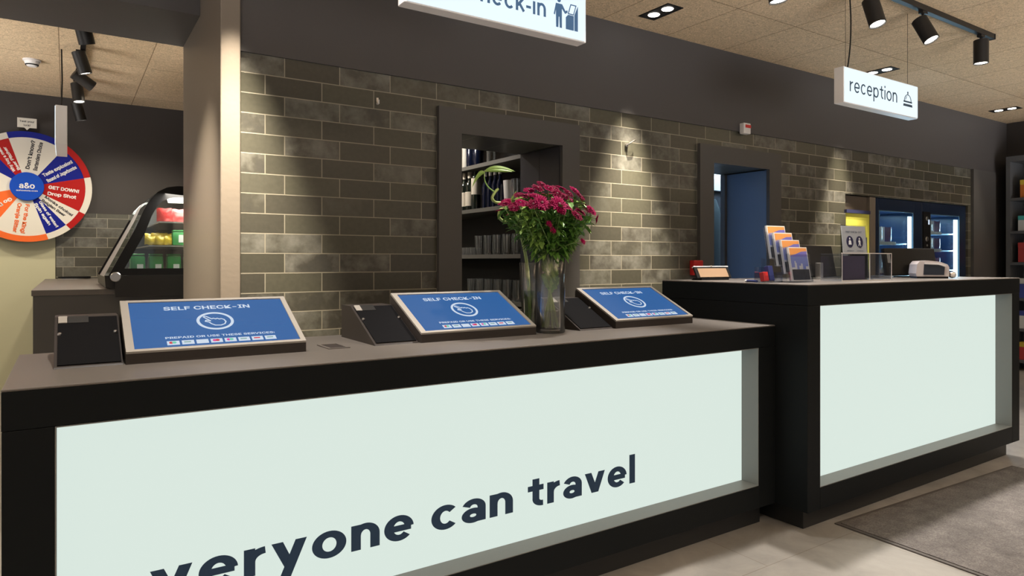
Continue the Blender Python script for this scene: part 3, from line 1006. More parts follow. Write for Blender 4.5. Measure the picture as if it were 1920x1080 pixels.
def kiosk_icon(mtx, parent, s):
    mb = MB()
    def pg(pts):
        mb.prism([(x * s, y * s) for x, y in pts], 0, .001, 'z', m=mtx)
    pg(circle(-.29, .92, .075, 14))
    pg([(-.42, .80), (-.16, .80), (-.02, .60), (.06, .64), (.08, .57), (-.03, .50), (-.17, .66), (-.17, .0), (-.26, .0), (-.275, .36), (-.305, .36), (-.32, .0), (-.41, .0), (-.42, .60), (-.46, .40), (-.51, .42)])
    pg([(.0, .0), (.34, .0), (.34, .50), (.10, .50), (.0, .40)])
    pg([(.37, .0), (.52, .0), (.52, .86), (.37, .54)])
    mb.ring([(x * s, y * s) for x, y in ((.08, .52), (.34, .52), (.46, .88), (.20, .88))], [(x * s, y * s) for x, y in ((.13, .555), (.32, .555), (.415, .845), (.225, .845))], 0, .001, 'z', m=mtx)
    return mb.build('kiosk_pictogram', M['signink2'], parent)


def sign(name, label, x0, x1, y, z0, z1, dep, wires, cord):
    t = thing(name, label, 'sign', (0, 0, 0), 0, 'lit signs hanging from the ceiling')
    MB().box(x0, x1, y, y + dep, z0, z1, bevel=.003).build('sign_box', M['signbox'], t)
    f = MB().box(x0 + .006, x1 - .006, y - .003, y - .0003, z0 + .006, z1 - .006).build('lit_face', M['signlit'], t)
    for wx in wires:
        MB().tube([(wx, y + dep / 2, z1 - .001), (wx, y + dep / 2, CEIL)], .0012, 6).build('wire', M['blackm'], t)
    pts = curve3((cord, y + dep / 2, z1 - .001), (cord + .10, y + dep / 2 + .02, (z1 + CEIL) / 2), (cord + .02, y + dep / 2, CEIL), 10)
    MB().tube(pts, .004, 8).build('power_cord', M['black'], t, True)
    return t, f


st_, sf = sign('reception_sign', 'lit white reception sign with a desk bell symbol, hanging over the tall counter', 3.79, 4.648, 2.229, 2.154, 2.366, .06, (3.86, 4.58), 3.88)
sign_text('reception', M['signink'], frame_xz(0, 2.2257, 0), 3.849, 4.383, 2.226, .060, .20, sf, .26)
bellhop(frame_xz(4.515, 2.2257, 2.228), sf, .125)
st_, sf = sign('check_in_sign', 'lit white check-in sign with a person and kiosk symbol, cut off above', 1.009, 1.847, 2.229, 2.154, 2.366, .06, (1.08, 1.77), 1.10)
sign_text('self check-in', M['signink2'], frame_xz(0, 2.2257, 0), 1.085, 1.632, 2.221, .052, .27, sf, .24)
kiosk_icon(frame_xz(1.735, 2.2257, 2.192), sf, .123)
t = thing('hanging_sign', 'lit sign seen nearly edge-on, hanging in front of the prize wheel', 'sign', (-.035, 6.02, 0), 0, 'lit signs hanging from the ceiling')
MB().box(-.037, .037, 0, .75, 2.095, 2.38, bevel=.003).build('sign_box', M['signbox'], t)
MB().box(-.041, -.0375, .006, .744, 2.101, 2.374).build('lit_face', M['signlit'], t)
MB().tube([(0, .10, 2.38), (.004, .16, 2.6), (0, .17, CEIL)], .005, 8).build('power_cord', M['black'], t, True)
MB().tube([(0, .20, 2.38), (0, .20, CEIL)], .0015, 6).build('wire', M['blackm'], t)

# ================================================================== TRACK LIGHTS
t = thing('track_rail', 'black ceiling track rail carrying spotlights above the tall counter', 'light rail', (0, 2.135, 0))
MB().box(-.2, 5.50, -.017, .017, CEIL - .036, CEIL - .0005).build('rail', M['blackm'], t)
MB().box(5.50, 5.515, -.019, .019, CEIL - .038, CEIL - .0005).build('end_cap', M['black'], t)
t = thing('track_rail', 'black ceiling track rail in the bar room at the left', 'light rail', (.10, 0, 0))
MB().box(-.017, .017, 4.3, 7.8, CEIL - .036, CEIL - .0005).build('rail', M['blackm'], t)


def spotlight(loc, aim, label, group, lens='lampglow', L=.165, r=.046, stemh=.06, en=0, size=60):
    """track spotlight: adapter, stem and a cylinder whose pivot hangs below the rail; aim = unit vector"""
    t = thing('track_spotlight', label, 'spotlight', loc, 0, group)
    top = CEIL - .0365 - loc[2]
    MB().box(-.03, .03, -.014, .014, top - .016, top).build('adapter', M['blackm'], t)
    MB().tube([(0, 0, top - .016), (0, 0, .0)], .008, 10).build('stem', M['blackm'], t)
    q = Vector(aim).normalized().to_track_quat('Z', 'Y').to_matrix().to_4x4()
    m = Matrix.Translation((0, 0, -.012)) @ q @ Matrix.Translation((.0, 0, -.055))
    MB().lathe([(0, 0), (r - .004, 0), (r, .003), (r, L), (r - .004, L), (r - .006, L - .014), (0, L - .014)], seg=28, m=m).build('cylinder', M['blackm'], t, True)
    MB().lathe([(0, L - .0135), (r - .007, L - .0135), (r - .008, L - .006), (0, L - .005)], seg=24, m=m).build('lens', M[lens], t, True)
    if en:
        p = Vector(loc) + (m @ Vector((0, 0, L + .006)))
        lamp('track_spotlight_light', 'SPOT', p, en, NEUT, p + Vector(aim), size, .6, .035)
    return t


G = 'spotlights on the rail above the counters'
spotlight((3.02, 2.135, 2.67), (.10, -.05, -1), 'spotlight cut off by the top edge of the photo, left of the reception sign cord', G, en=210)
spotlight((3.93, 2.135, 2.715), (-.02, -.30, -1), 'black track spotlight right of the reception sign cord, tilted', G, en=210)
spotlight((4.52, 2.135, 2.72), (.05, -.48, -1), 'black track spotlight in the middle of the rail, tilted the most', G, en=210)
spotlight((5.33, 2.135, 2.725), (.0, -.0, -1), 'black track spotlight at the end of the rail, hanging straight down', G, en=210)
G = 'spotlights on the rail in the bar room'
spotlight((.08, 4.98, 2.70), (.25, .3, -1), 'largest black spotlight of the bar room cluster, topmost', G)
spotlight((.085, 6.0, 2.75), (.30, .1, -1), 'second black spotlight down of the bar room cluster', G, stemh=.1)
spotlight((.09, 6.6, 2.745), (1.0, .3, -.62), 'black spotlight of the bar room cluster turned sideways, no lens visible', G)
spotlight((.075, 7.0, 2.73), (.12, -.1, -1), 'fourth black spotlight down, upright, with a thin bright lens', G)
spotlight((.085, 7.5, 2.66), (.25, .1, -1), 'lowest black spotlight of the bar room cluster', G)


def downlight(x, y, label):
    t = thing('twin_downlight', label, 'ceiling light', (x, y, CEIL), 0, 'recessed twin ceiling lights')
    MB().ring([(-.07, -.13), (.07, -.13), (.07, .13), (-.07, .13)], [(-.062, -.122), (.062, -.122), (.062, .122), (-.062, .122)], -.006, -.0003, 'z').build('frame', M['black'], t)
    MB().box(-.0615, .0615, -.1215, .1215, -.0025, -.0004).build('recess', M['plinth'], t)
    for dy in (-.06, .06):
        MB().lathe([(0, -.005), (.036, -.005), (.038, -.0028), (0, -.0028)], (0, dy, 0), 24).build('lamp', M['lampglow'], t, True)
    return t


downlight(3.208, 3.12, 'recessed twin downlight right of the check-in sign')
downlight(5.766, 3.07, 'recessed twin downlight just above the reception sign')
downlight(8.342, 3.113, 'recessed twin downlight at the far right end of the ceiling')

t = thing('smoke_detector', 'round white smoke detector on the bar room ceiling', 'smoke detector', (-.235, 6.641, CEIL))
MB().lathe([(0, -.012), (.062, -.012), (.062, -.0005), (0, -.0005)], seg=32).build('base', M['signbox'], t, True)
MB().lathe([(0, -.055), (.030, -.055), (.036, -.048), (.045, -.04), (.052, -.022), (.052, -.0125), (0, -.0125)], seg=32).build('chamber', M['signbox'], t, True)
MB().lathe([(.040, -.047), (.0465, -.0395), (.0475, -.041), (.041, -.0485)], seg=24).build('vent', M['black'], t, True)

# ================================================================== PRIZE WHEEL
WC = (-.316, 7.90, 1.930)
wcol = dict(white=mat('wheel_white', (.62, .60, .55), .5, spec=.1), blue=mat('wheel_blue', (.008, .014, .22), .5, spec=.1), red=mat('wheel_red', (.36, .012, .012), .5, spec=.1), orange=mat('wheel_orange', (.70, .13, .03), .5, spec=.1), hub=mat('wheel_hub_blue', (.008, .06, .42), .5, spec=.1), ink=mat('wheel_ink', (.02, .02, .03), .5), wh=mat('wheel_text_white', (.75, .75, .75), .5))
t = thing('prize_wheel', 'round prize wheel with red, white, blue and orange sectors on the bar room wall', 'wheel', WC)
MB().lathe([(0, 0), (.52, 0), (.52, .012), (0, .012)], seg=72, m=Matrix.Rotation(R(90), 4, 'X')).build('backing_disc', wcol['blue'], t)
MB().lathe([(0, 0), (.05, 0), (.05, .075), (0, .075)], seg=24, m=Matrix.Translation((0, .0755, 0)) @ Matrix.Rotation(R(90), 4, 'X')).build('axle', M['steel'], t)
SEC = [(107.6, 53, 'white', 'blue', 'ink', ("Don't know?", 'Bartenders Choice')), (53, 13.6, 'blue', 'red', 'wh', ('Taste explosion!', 'Round of Jagerbombs')), (13.6, -27.8, 'red', 'white', 'wh', ('GET DOWN!', 'Drop Shot')),
       (-27.8, -49, 'white', 'red', 'ink', ('Monks choice!', 'Belgian Beer')), (-49, -71.5, 'blue', 'white', 'wh', ('Glass of water!', 'Spin again')), (-71.5, -124.4, 'white', 'orange', 'orange', ('For the King!', 'Oranje Bitter')),
       (-124.4, -164, 'orange', 'white', 'wh', ('Go Dutch!', '')), (-164, -210, 'white', 'blue', 'blue', ('', '')), (-210, -229.5, 'blue', 'red', 'wh', ('', '')), (-229.5, -252.4, 'red', 'white', 'wh', ('Why buy a meter?', 'Beer Pitcher'))]
for a0, a1, c, rc, ink, tx in SEC:
    n = max(4, int((a0 - a1) / 4))
    aa = [R(a0 + (a1 - a0) * i / n) for i in range(n + 1)]
    rim = MB().ring([(.524 * math.cos(a), .524 * math.sin(a)) for a in aa], [(.468 * math.cos(a), .468 * math.sin(a)) for a in aa], -.022, -.0125, 'y', closed=False).build('rim_segment', wcol[rc], t)
    s = MB().prism([(.10 * math.cos(a), .10 * math.sin(a)) for a in aa] + [(.4675 * math.cos(a), .4675 * math.sin(a)) for a in aa[::-1]], -.017, -.0125, 'y').build('sector', wcol[c], t)
    wd = abs(a0 - a1)
    sz = .058 if wd > 35 else .044
    mtx = frame_xz(0, -.0172, 0) @ Matrix.Rotation(R((a0 + a1) / 2), 4, 'Z')
    ln = []
    sp = sz * .62 if wd > 30 else sz * .55
    if tx[0]:
        ln.append((tx[0], .165, .445 if len(tx[0]) > 9 else .415, sp * .35, sz, .035))
    if tx[1]:
        ln.append((tx[1], .165, .445 if len(tx[1]) > 12 else .40, -sp * 1.35, sz, .035))
    if ln:
        lettering(wcol[ink], mtx, ln, s)
hb = MB().lathe([(0, 0), (.134, 0), (.134, .026), (.130, .030), (0, .030)], seg=48, m=Matrix.Translation((0, -.0175, 0)) @ Matrix.Rotation(R(90), 4, 'X')).build('hub', wcol['hub'], t, True)
lettering(wcol['wh'], frame_xz(0, -.048, 0), [('a&o', 0, 'c', -.018, .098, .02), ('aohostels.com', -.083, .083, -.046, .026, .015)], hb)
pt = MB().prism([(-.075, .555), (.075, .555), (.075, .645), (-.075, .645)], -.045, -.037, 'y').prism([(-.02, .555), (0, .532), (.02, .555)], -.045, -.037, 'y').box(-.012, .012, -.037, .094, .57, .594).build('pointer_sign', wcol['white'], t)
lettering(wcol['ink'], frame_xz(0, -.0455, 0), [('Test your', -.058, .058, .605, .034, .015), ('luck!', 0, 'c', .570, .034, .015)], pt)

# ================================================================== BAR ROOM
t = thing('bar_counter', 'grey bar counter block behind the left end of the check-in counter', 'counter', (0, 0, 0))
MB().box(-.178, 1.6, 4.93, 7.97, 1.015, 1.05, bevel=.003).build('countertop', LM, t)
MB().box(-.17, 1.6, 4.94, 7.97, 0, 1.0145).build('cabinet', M['casing'], t)
t = thing('serving_tray', 'small silver tray at the back of the bar counter below the tiles', 'tray', (.06, 7.75, 1.0505))
MB().prism(circle(0, 0, .13, 32, .09), 0, .006, 'z').build('plate', M['steel'], t)
MB().ring(circle(0, 0, .135, 32, .095), circle(0, 0, .127, 32, .088), .0062, .024, 'z').build('rim', M['black'], t)
# glass display case: profile in x,z, running back in y
DX0, DY0, DY1 = .20, 4.86, 6.1
t = thing('display_case', 'black framed curved glass display case of snacks beside the pillar', 'display case', (0, 0, 0))
XR = 1.25
out = [(.215, 1.135), (.36, 1.43), (.405, 1.545), (.44, 1.615), (.485, 1.668), (.54, 1.700), (.60, 1.712), (XR, 1.712), (XR, 1.135)]
inn = [(.300, 1.178), (.412, 1.40), (.452, 1.515), (.482, 1.575), (.515, 1.612), (.56, 1.634), (.61, 1.640), (XR - .06, 1.640), (XR - .06, 1.178)]
MB().ring(out, inn, DY0, DY0 + .02, 'y').build('end_frame', M['black'], t)
MB().prism(inn, DY0 + .008, DY0 + .012, 'y').build('end_glass', M['pane'], t)
MB().ring([(x - .0005, z) for x, z in out[:7]], [(x + .018, z - .006) for x, z in out[:7]], DY0 + .0205, DY1, 'y', closed=False).build('front_glass', M['pane'], t)
MB().prism([(.168, 1.14), (.190, 1.13), (.352, 1.47), (.398, 1.585), (.378, 1.560), (.335, 1.475)], DY0 - .004, DY0 + .016, 'y').build('edge_strip', M['signbox'], t)
MB().prism([(.158, 1.146), (.1675, 1.14), (.3345, 1.475), (.325, 1.48)], DY0 - .005, DY0 + .016, 'y').build('edge_gasket', M['black'], t)
MB().prism([(.20, 1.06), (.24, .0505 + 1.0), (XR, 1.0505), (XR, 1.134), (.195, 1.134)], DY0 + .03, DY1, 'y').build('base', M['blackm'], t)
MB().box(.25, XR, DY0, DY0 + .029, 1.0, 1.134).build('base_panel', M['blackm'], t)
MB().lathe([(0, 0), (.030, 0), (.030, .012), (.026, .016), (0, .016)], seg=24, m=Matrix.Translation((.252, DY0 - .0005, 1.126)) @ Matrix.Rotation(R(90), 4, 'X')).build('glass_clamp', M['steel'], t, True)
MB().prism(inn, DY1 - .02, DY1, 'y').build('back_panel', M['casing'], t)
MB().box(.44, XR - .03, DY0 + .05, DY1 - .021, 1.318, 1.327).build('shelf', M['steel'], t)
MB().box(.50, XR - .03, DY0 + .05, DY1 - .021, 1.473, 1.482).build('shelf', M['steel'], t)
lamp('display_case_light', 'AREA', (.75, 5.0, 1.685), 30, (1, .93, .8), (.7, 5.2, 1), sx=.5, sy=.5)
greens = mat('green_tub', (.03, .26, .06), .35)
yel = mat('yellow_wrapper', (.62, .42, .03), .3, bump=.5, bscale=30)
redm = mat('red_wrapper', (.42, .03, .03), .3, bump=.5, bscale=30)


def tub(x, y, z, label, wd=.085, h=.125):
    t = thing('snack_tub', label, 'tub', (x, y, z), 0, 'green tubs on the bottom of the display case')
    MB().box(-wd / 2, wd / 2, -.04, .04, 0, h, bevel=.012).build('tub_body', greens, t, True)
    MB().box(-wd / 2 + .003, wd / 2 - .003, -.038, .038, h + .0003, h + .012, bevel=.003).build('lid', greens, t)
    MB().box(-.005, wd / 2 - .012, -.0425, -.0405, .02, .07).build('label_sticker', M['paper'], t)


def packet(x, y, z, m, label, group, wd=.09, h=.09, dep=.035, rz=0, tilt=0, name='snack_packet'):
    bm = bmesh.new()
    n = 6
    g = [[None] * (n + 1) for _ in range(2 * (n + 1))]
    rr = random.Random(int((x * 7 + z * 13 + y * 3) * 1000))
    for sd in (0, 1):
        for i in range(n + 1):
            for j in range(n + 1):
                u, v_ = i / n, j / n
                b = math.sin(PI * u) ** .6 * math.sin(PI * v_) ** .6
                y_ = (1 if sd else -1) * (dep / 2 * b * rr.uniform(.75, 1.1) + .0005)
                g[sd * (n + 1) + i][j] = bm.verts.new(((u - .5) * wd * (1 - .06 * b), y_, v_ * h + .003 * math.sin(9 * u)))
    for sd in (0, 1):
        for i in range(n):
            for j in range(n):
                q = [g[sd * (n + 1) + i][j], g[sd * (n + 1) + i + 1][j], g[sd * (n + 1) + i + 1][j + 1], g[sd * (n + 1) + i][j + 1]]
                bm.faces.new(q if not sd else q[::-1])
    bmesh.ops.remove_doubles(bm, verts=bm.verts, dist=.0012)
    bmesh.ops.transform(bm, matrix=Matrix.Rotation(tilt, 4, 'X'), verts=bm.verts)
    mb = MB(); mb.bm.free(); mb.bm = bm
    o = mb.build(name, m, None, True)
    o.location = (x, y, z + .003); o.rotation_euler = (0, 0, rz)
    return tag(o, label, 'snack', group)


for i, (x, y) in enumerate(((.345, 4.98), (.45, 4.985), (.555, 4.98), (.66, 5.0))):
    tub(x + .035, y, 1.1345, ['green snack tub nearest the curved front of the display case', 'second green snack tub from the curved front of the display case', 'third green snack tub from the curved front, with a white label', 'green snack tub beside the pillar edge'][i])
tub(.62, 4.97, 1.3275, 'green tub on the middle shelf at the pillar edge', .085, .09)
rr = random.Random(5)
for i in range(9):
    packet(.455 + .028 * (i % 5) + (.012 if i > 4 else 0), 4.955 + .022 * (i // 5) + .036 * (i % 2), 1.3275 if i < 5 else 1.352, yel, 'crumpled yellow snack packet heaped on the middle shelf of the display case', 'yellow packets in the display case', .075, .055, .03, rr.uniform(-.5, .5), rr.uniform(-.5, .3))
for i in range(5):
    packet(.535 + .045 * (i % 4), 4.95 + .05 * (i // 4) + .03 * (i % 2), 1.4825, redm, 'glossy red snack packet on the top shelf of the display case', 'red packets in the display case', .085, .085, .03, rr.uniform(-.3, .3), rr.uniform(-.3, .1))

# ================================================================== SHELVES BEHIND THE HATCH
t = thing('bar_shelf_unit', 'dark bar shelf unit with bottles and glasses seen through the wall hatch', 'shelf', (0, 0, 0))
SX0, SX1, SY0, SY1 = 2.69, 3.06, 3.95, 6.0
BS = mat('shelf_grey', (.12, .115, .10), .5)
MB().box(SX1, SX1 + .02, SY0, SY1, 0, 2.5).build('back_panel', M['plinth'], t)
MB().box(SX0 + .005, SX1 - .001, SY0 - .021, SY0 - .0005, 0, 2.5).build('side_panel', M['plinth'], t)
LV = (.93, 1.274, 1.637, 1.986)
for z in LV:
    MB().box(SX0, SX1 - .001, SY0, SY1, z - .03, z).build('shelf', BS, t)
t = thing('folding_shutter', 'dark navy folded shutter with two vertical handles at the right of the hatch', 'shutter', (0, 0, 0))
NV = mat('dark_navy_panel', (.022, .024, .034), .35)
MB().box(2.630, 2.6545, YW + .002, YW + .218, .94, 1.962).build('leaf', NV, t)
MB().box(2.630, 2.6545, YW + .222, YW + .445, .94, 1.962).build('leaf', NV, t)
for yy in (YW + .195, YW + .245):
    MB().tube([(2.630, yy, 1.43), (2.612, yy, 1.44), (2.612, yy, 1.66), (2.630, yy, 1.67)], .006, 8).build('handle', mat('brass_handle', (.45, .30, .2), .3, metal=1), t, True)


def lathe_thing(name, prof, m, label, cat, group, loc, extra=None, seg=16):
    t = thing(name, label, cat, loc, 0, group)
    MB().lathe(prof, seg=seg).build({'bottle': 'bottle_body', 'drinking_glass': 'glass_body'}.get(name, 'body'), m, t, True)
    for nm, pr_, mm in extra or ():
        MB().lathe(pr_, seg=seg).build(nm, mm, t, True)
    return t


wine = mat('dark_bottle_glass', (.012, .016, .012), .12)
navyb = mat('navy_bottle_glass', (.004, .007, .022), .15)
cream = mat('cream_label', (.62, .56, .46), .6)
WP = [(0, 0), (.036, 0), (.037, .006), (.037, .19), (.033, .215), (.018, .235), (.0145, .25), (.0145, .30), (.016, .302), (.016, .31), (0, .31)]
EX = [('bottle_label', [(.0375, .035), (.0378, .035), (.0378, .15), (.0375, .15)], cream), ('capsule', [(.0152, .262), (.0165, .262), (.0168, .312), (0, .313)], cream)]
b0 = lathe_thing('bottle', WP, wine, 'wine bottle with a cream label and cap at the left of the bottle shelf', 'bottle', 'cream-labelled wine bottles behind the hatch', (2.75, 4.965, LV[2] + .0005), EX)
for y in (4.885, 4.80):
    dup(b0, (2.75, y, LV[2] + .0005))
EX2 = [('bottle_label', [(.0385, .12), (.0388, .12), (.0388, .25), (.0385, .25)], cream)]
b1 = lathe_thing('bottle', [(0, 0), (.038, 0), (.038, .25), (.030, .27), (.015, .285), (.015, .31), (0, .31)], wine, 'dark bottle with a tall cream label, behind the bamboo shoot', 'bottle', None, (2.75, 4.70, LV[2] + .0005), EX2)
EX3 = [('capsule', [(.0148, .25), (.0165, .25), (.0168, .302), (0, .303)], M['steel'])]
b2 = lathe_thing('bottle', [(0, 0), (.030, 0), (.031, .006), (.031, .16), (.026, .19), (.013, .22), (.0125, .30), (0, .30)], navyb, 'slim dark liqueur bottle in the row right of the wine bottles', 'bottle', 'slim dark bottles behind the hatch', (2.76, 4.56, LV[2] + .0005), EX3)
for y in (4.49, 4.42, 4.35):
    dup(b2, (2.76, y, LV[2] + .0005))
lathe_thing('bottle', [(0, 0), (.034, 0), (.034, .21), (.014, .25), (.014, .30), (0, .30)], mat('frosted_bottle', (.50, .48, .42), .4), 'pale slim bottle on the top shelf behind the hatch', 'bottle', None, (2.75, 4.86, LV[3] + .0005))
for y, lb in ((4.77, 'broad navy bottle beside the pale bottle on the top shelf'), (4.66, 'broad navy bottle further right on the top shelf behind the hatch')):
    lathe_thing('bottle', [(0, 0), (.044, 0), (.044, .16), (.02, .19), (.016, .20), (.016, .25), (0, .25)], navyb, lb, 'bottle', 'navy bottles on the top shelf', (2.75, y, LV[3] + .0005), EX3[:0])
lathe_thing('bottle', [(0, 0), (.034, 0), (.034, .15), (.016, .18), (.014, .19), (.014, .25), (.018, .252), (.018, .27), (0, .27)], M['tumbler'], 'clear bottle standing alone near the right of the top shelf', 'bottle', None, (2.75, 4.47, LV[3] + .0005))
for y, lb in ((4.235, 'tall frosted glass jug on the bottle shelf above the flowers'), (4.13, 'clear glass jug right of the frosted jug on the bottle shelf')):
    lathe_thing('glass_jug', [(0, 0), (.040, 0), (.050, .19), (.046, .19), (.037, .01), (0, .01)], M['greypaper'] if y > 4.2 else M['tumbler'], lb, 'jug', 'jugs on the bottle shelf', (2.77, y, LV[2] + .0005))
TP = [(0, 0), (.027, 0), (.0285, .004), (.037, .150), (.0355, .1505), (.0275, .014), (0, .012)]
SP = [(0, 0), (.026, 0), (.030, .060), (.0288, .060), (.0255, .008), (0, .007)]
g0 = lathe_thing('drinking_glass', TP, M['tumbler'], 'tall clear tumbler standing upside down or upright among others on the glass shelf', 'glass', 'tall tumblers on the shelf behind the flowers', (2.745, 4.64, LV[1] + .0005), None, 14)
g0['label'] = 'tall clear tumbler on the shelf just below the bottle shelf'
for r_ in range(2):
    for k in range(5):
        if r_ or k:
            dup(g0, (2.745 + .11 * r_, 4.64 - .135 * k + .06 * r_, LV[1] + .0005))
g1 = lathe_thing('drinking_glass', SP, M['tumbler'], 'short clear glass clustered at the left end of the middle glass shelf', 'glass', 'short glasses on the shelf behind the flowers', (2.735, 4.99, LV[1] + .0005), None, 14)
for r_ in range(3):
    for k in range(5):
        if r_ or k:
            dup(g1, (2.735 + .07 * r_, 4.99 - .066 * k + .015 * r_, LV[1] + .0005))
for r_ in range(2):
    for k in range(6):
        dup(g0, (2.745 + .11 * r_, 4.76 - .135 * k + .06 * r_, LV[0] + .0005), None, 'tall clear tumbler on the lowest visible shelf, behind the vases', 'tall tumblers on the lowest shelf')
for x, y, lb in ((2.50, 5.35, 'added lampshade standing in for a pale glow at the top left of the hatch'), (2.52, 5.05, 'second added lampshade standing in for the pale glow, right of the first')):
    t = thing('added_pendant', lb, 'lamp', (x, y, 2.13), 0, 'added lampshades in the hatch')  # made-up pendants in place of a pale glow seen through the hatch
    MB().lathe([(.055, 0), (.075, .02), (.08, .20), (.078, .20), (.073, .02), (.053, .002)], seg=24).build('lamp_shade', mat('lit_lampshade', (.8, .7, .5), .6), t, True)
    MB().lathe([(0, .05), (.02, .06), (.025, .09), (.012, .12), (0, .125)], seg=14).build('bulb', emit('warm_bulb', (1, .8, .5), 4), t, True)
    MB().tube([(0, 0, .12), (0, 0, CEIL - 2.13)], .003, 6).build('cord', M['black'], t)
    lamp('added_pendant_light', 'POINT', (x, y, 2.28), 2.5, WARM, rad=.03)

# ================================================================== BACK OFFICE
t = thing('coat_rail', 'dark coat rail across the bright office behind the doorway', 'rail', (0, 0, 0))
MB().box(5.2, 8.6, 5.95, 6.0, 2.08, 2.14).build('rail', M['black'], t)
MB().box(5.2, 5.24, 6.0005, 6.1995, 2.085, 2.135).build('bracket', M['black'], t)
MB().box(8.56, 8.6, 6.0005, 6.1995, 2.085, 2.135).build('bracket', M['black'], t)
t = thing('wall_cupboard', 'pale grey cupboard high on the office wall behind the doorway', 'cupboard', (0, 0, 0))
MB().box(6.9, 8.6, 5.9, 6.1995, 2.145, 2.29).build('carcass', mat('grey_cupboard', (.30, .33, .38), .5), t)
# jacket
t = thing('hanging_jacket', 'dark teal jacket hanging in the doorway opening', 'jacket', (6.72, 5.70, 0), R(20))
JK = mat('dark_teal_cloth', (.012, .03, .038), .7, bump=.4, bscale=12)


def loft(rings, seg=20):
    mb = MB(); prev = None
    for cx, cy, z, rx, ry in rings:
        row = [mb.bm.verts.new((cx + rx * math.cos(2 * PI * k / seg) * (1 + .04 * math.sin(3 * k)), cy + ry * math.sin(2 * PI * k / seg) * (1 + .10 * math.sin(5 * k + z * 9)), z)) for k in range(seg)]
        if prev:
            for k in range(seg):
                mb.bm.faces.new((prev[k], prev[(k + 1) % seg], row[(k + 1) % seg], row[k]))
        else:
            mb.bm.faces.new(row)
        prev = row
    mb.bm.faces.new(prev)
    return mb


loft([(0, 0, 1.05, .27, .10), (0, 0, 1.3, .27, .11), (0, 0, 1.6, .26, .11), (0, 0, 1.82, .24, .10), (0, 0, 1.92, .19, .085), (0, 0, 2.0, .09, .07)]).build('torso', JK, t, True)
for sx in (-1, 1):
    loft([(sx * .33, -.02, 1.15, .055, .06), (sx * .34, -.02, 1.3, .065, .075), (sx * .31, 0, 1.6, .075, .085), (sx * .255, 0, 1.80, .075, .08), (sx * .19, 0, 1.90, .06, .06)], 14).build('sleeve', JK, t, True)
MB().tube([(0, 0, 2.0), (0, 0, 2.06), (.0, .06, 2.12), (0, .15, 2.14), (-.07, .255, 2.145)], .006, 8).build('hanger_hook', M['steel'], t, True)

# ================================================================== RIGHT OF THE DOOR: CABINET, BANNER, VENDING MACHINES
t = thing('storage_cabinet', 'brown cabinet front standing between the tiles and the vending machines', 'cabinet', (0, 0, 0))
MB().box(5.885, 6.285, YW + .03, YW + .45, 0, 1.825).build('carcass', mat('brown_board', (.10, .082, .066), .5), t)
MB().box(6.292, 6.392, YW + .005, YW + .45, 0, 1.825).build('side_post', M['pillar'], t)
t = thing('yellow_banner', 'bright yellow upright banner behind the check-out notice', 'banner', (-.09, YW - .05, 0))
MB().box(5.885, 6.275, -.012, .012, 1.655, 1.685).build('top_bar', mat('navy_bar', (.03, .035, .10), .4), t)
pn = MB().box(5.89, 6.27, -.002, .002, .06, 1.6545).build('sheet', mat('yellow_sheet', (.62, .62, .10), .55), t)
MB().box(6.205, 6.23, -.0035, -.0022, 1.28, 1.44).build('printed_mark', M['ink'], pn)
MB().box(5.86, 6.30, -.05, .03, 0, .0595).build('base', M['steel'], t)

vm_body = mat('vending_navy', (.010, .020, .05), .3)
vm_in = mat('vending_interior', (.10, .26, .45), .45)
tubeglow = emit('cool_light_tube', (.62, .85, 1.0), 3, .4)
pack1 = mat('silver_packet', (.62, .68, .78), .25, bump=.3, bscale=40)
pack2 = mat('pale_green_packet', (.42, .60, .45), .3, bump=.3, bscale=40)
pack3 = mat('dark_packet', (.10, .06, .16), .3)


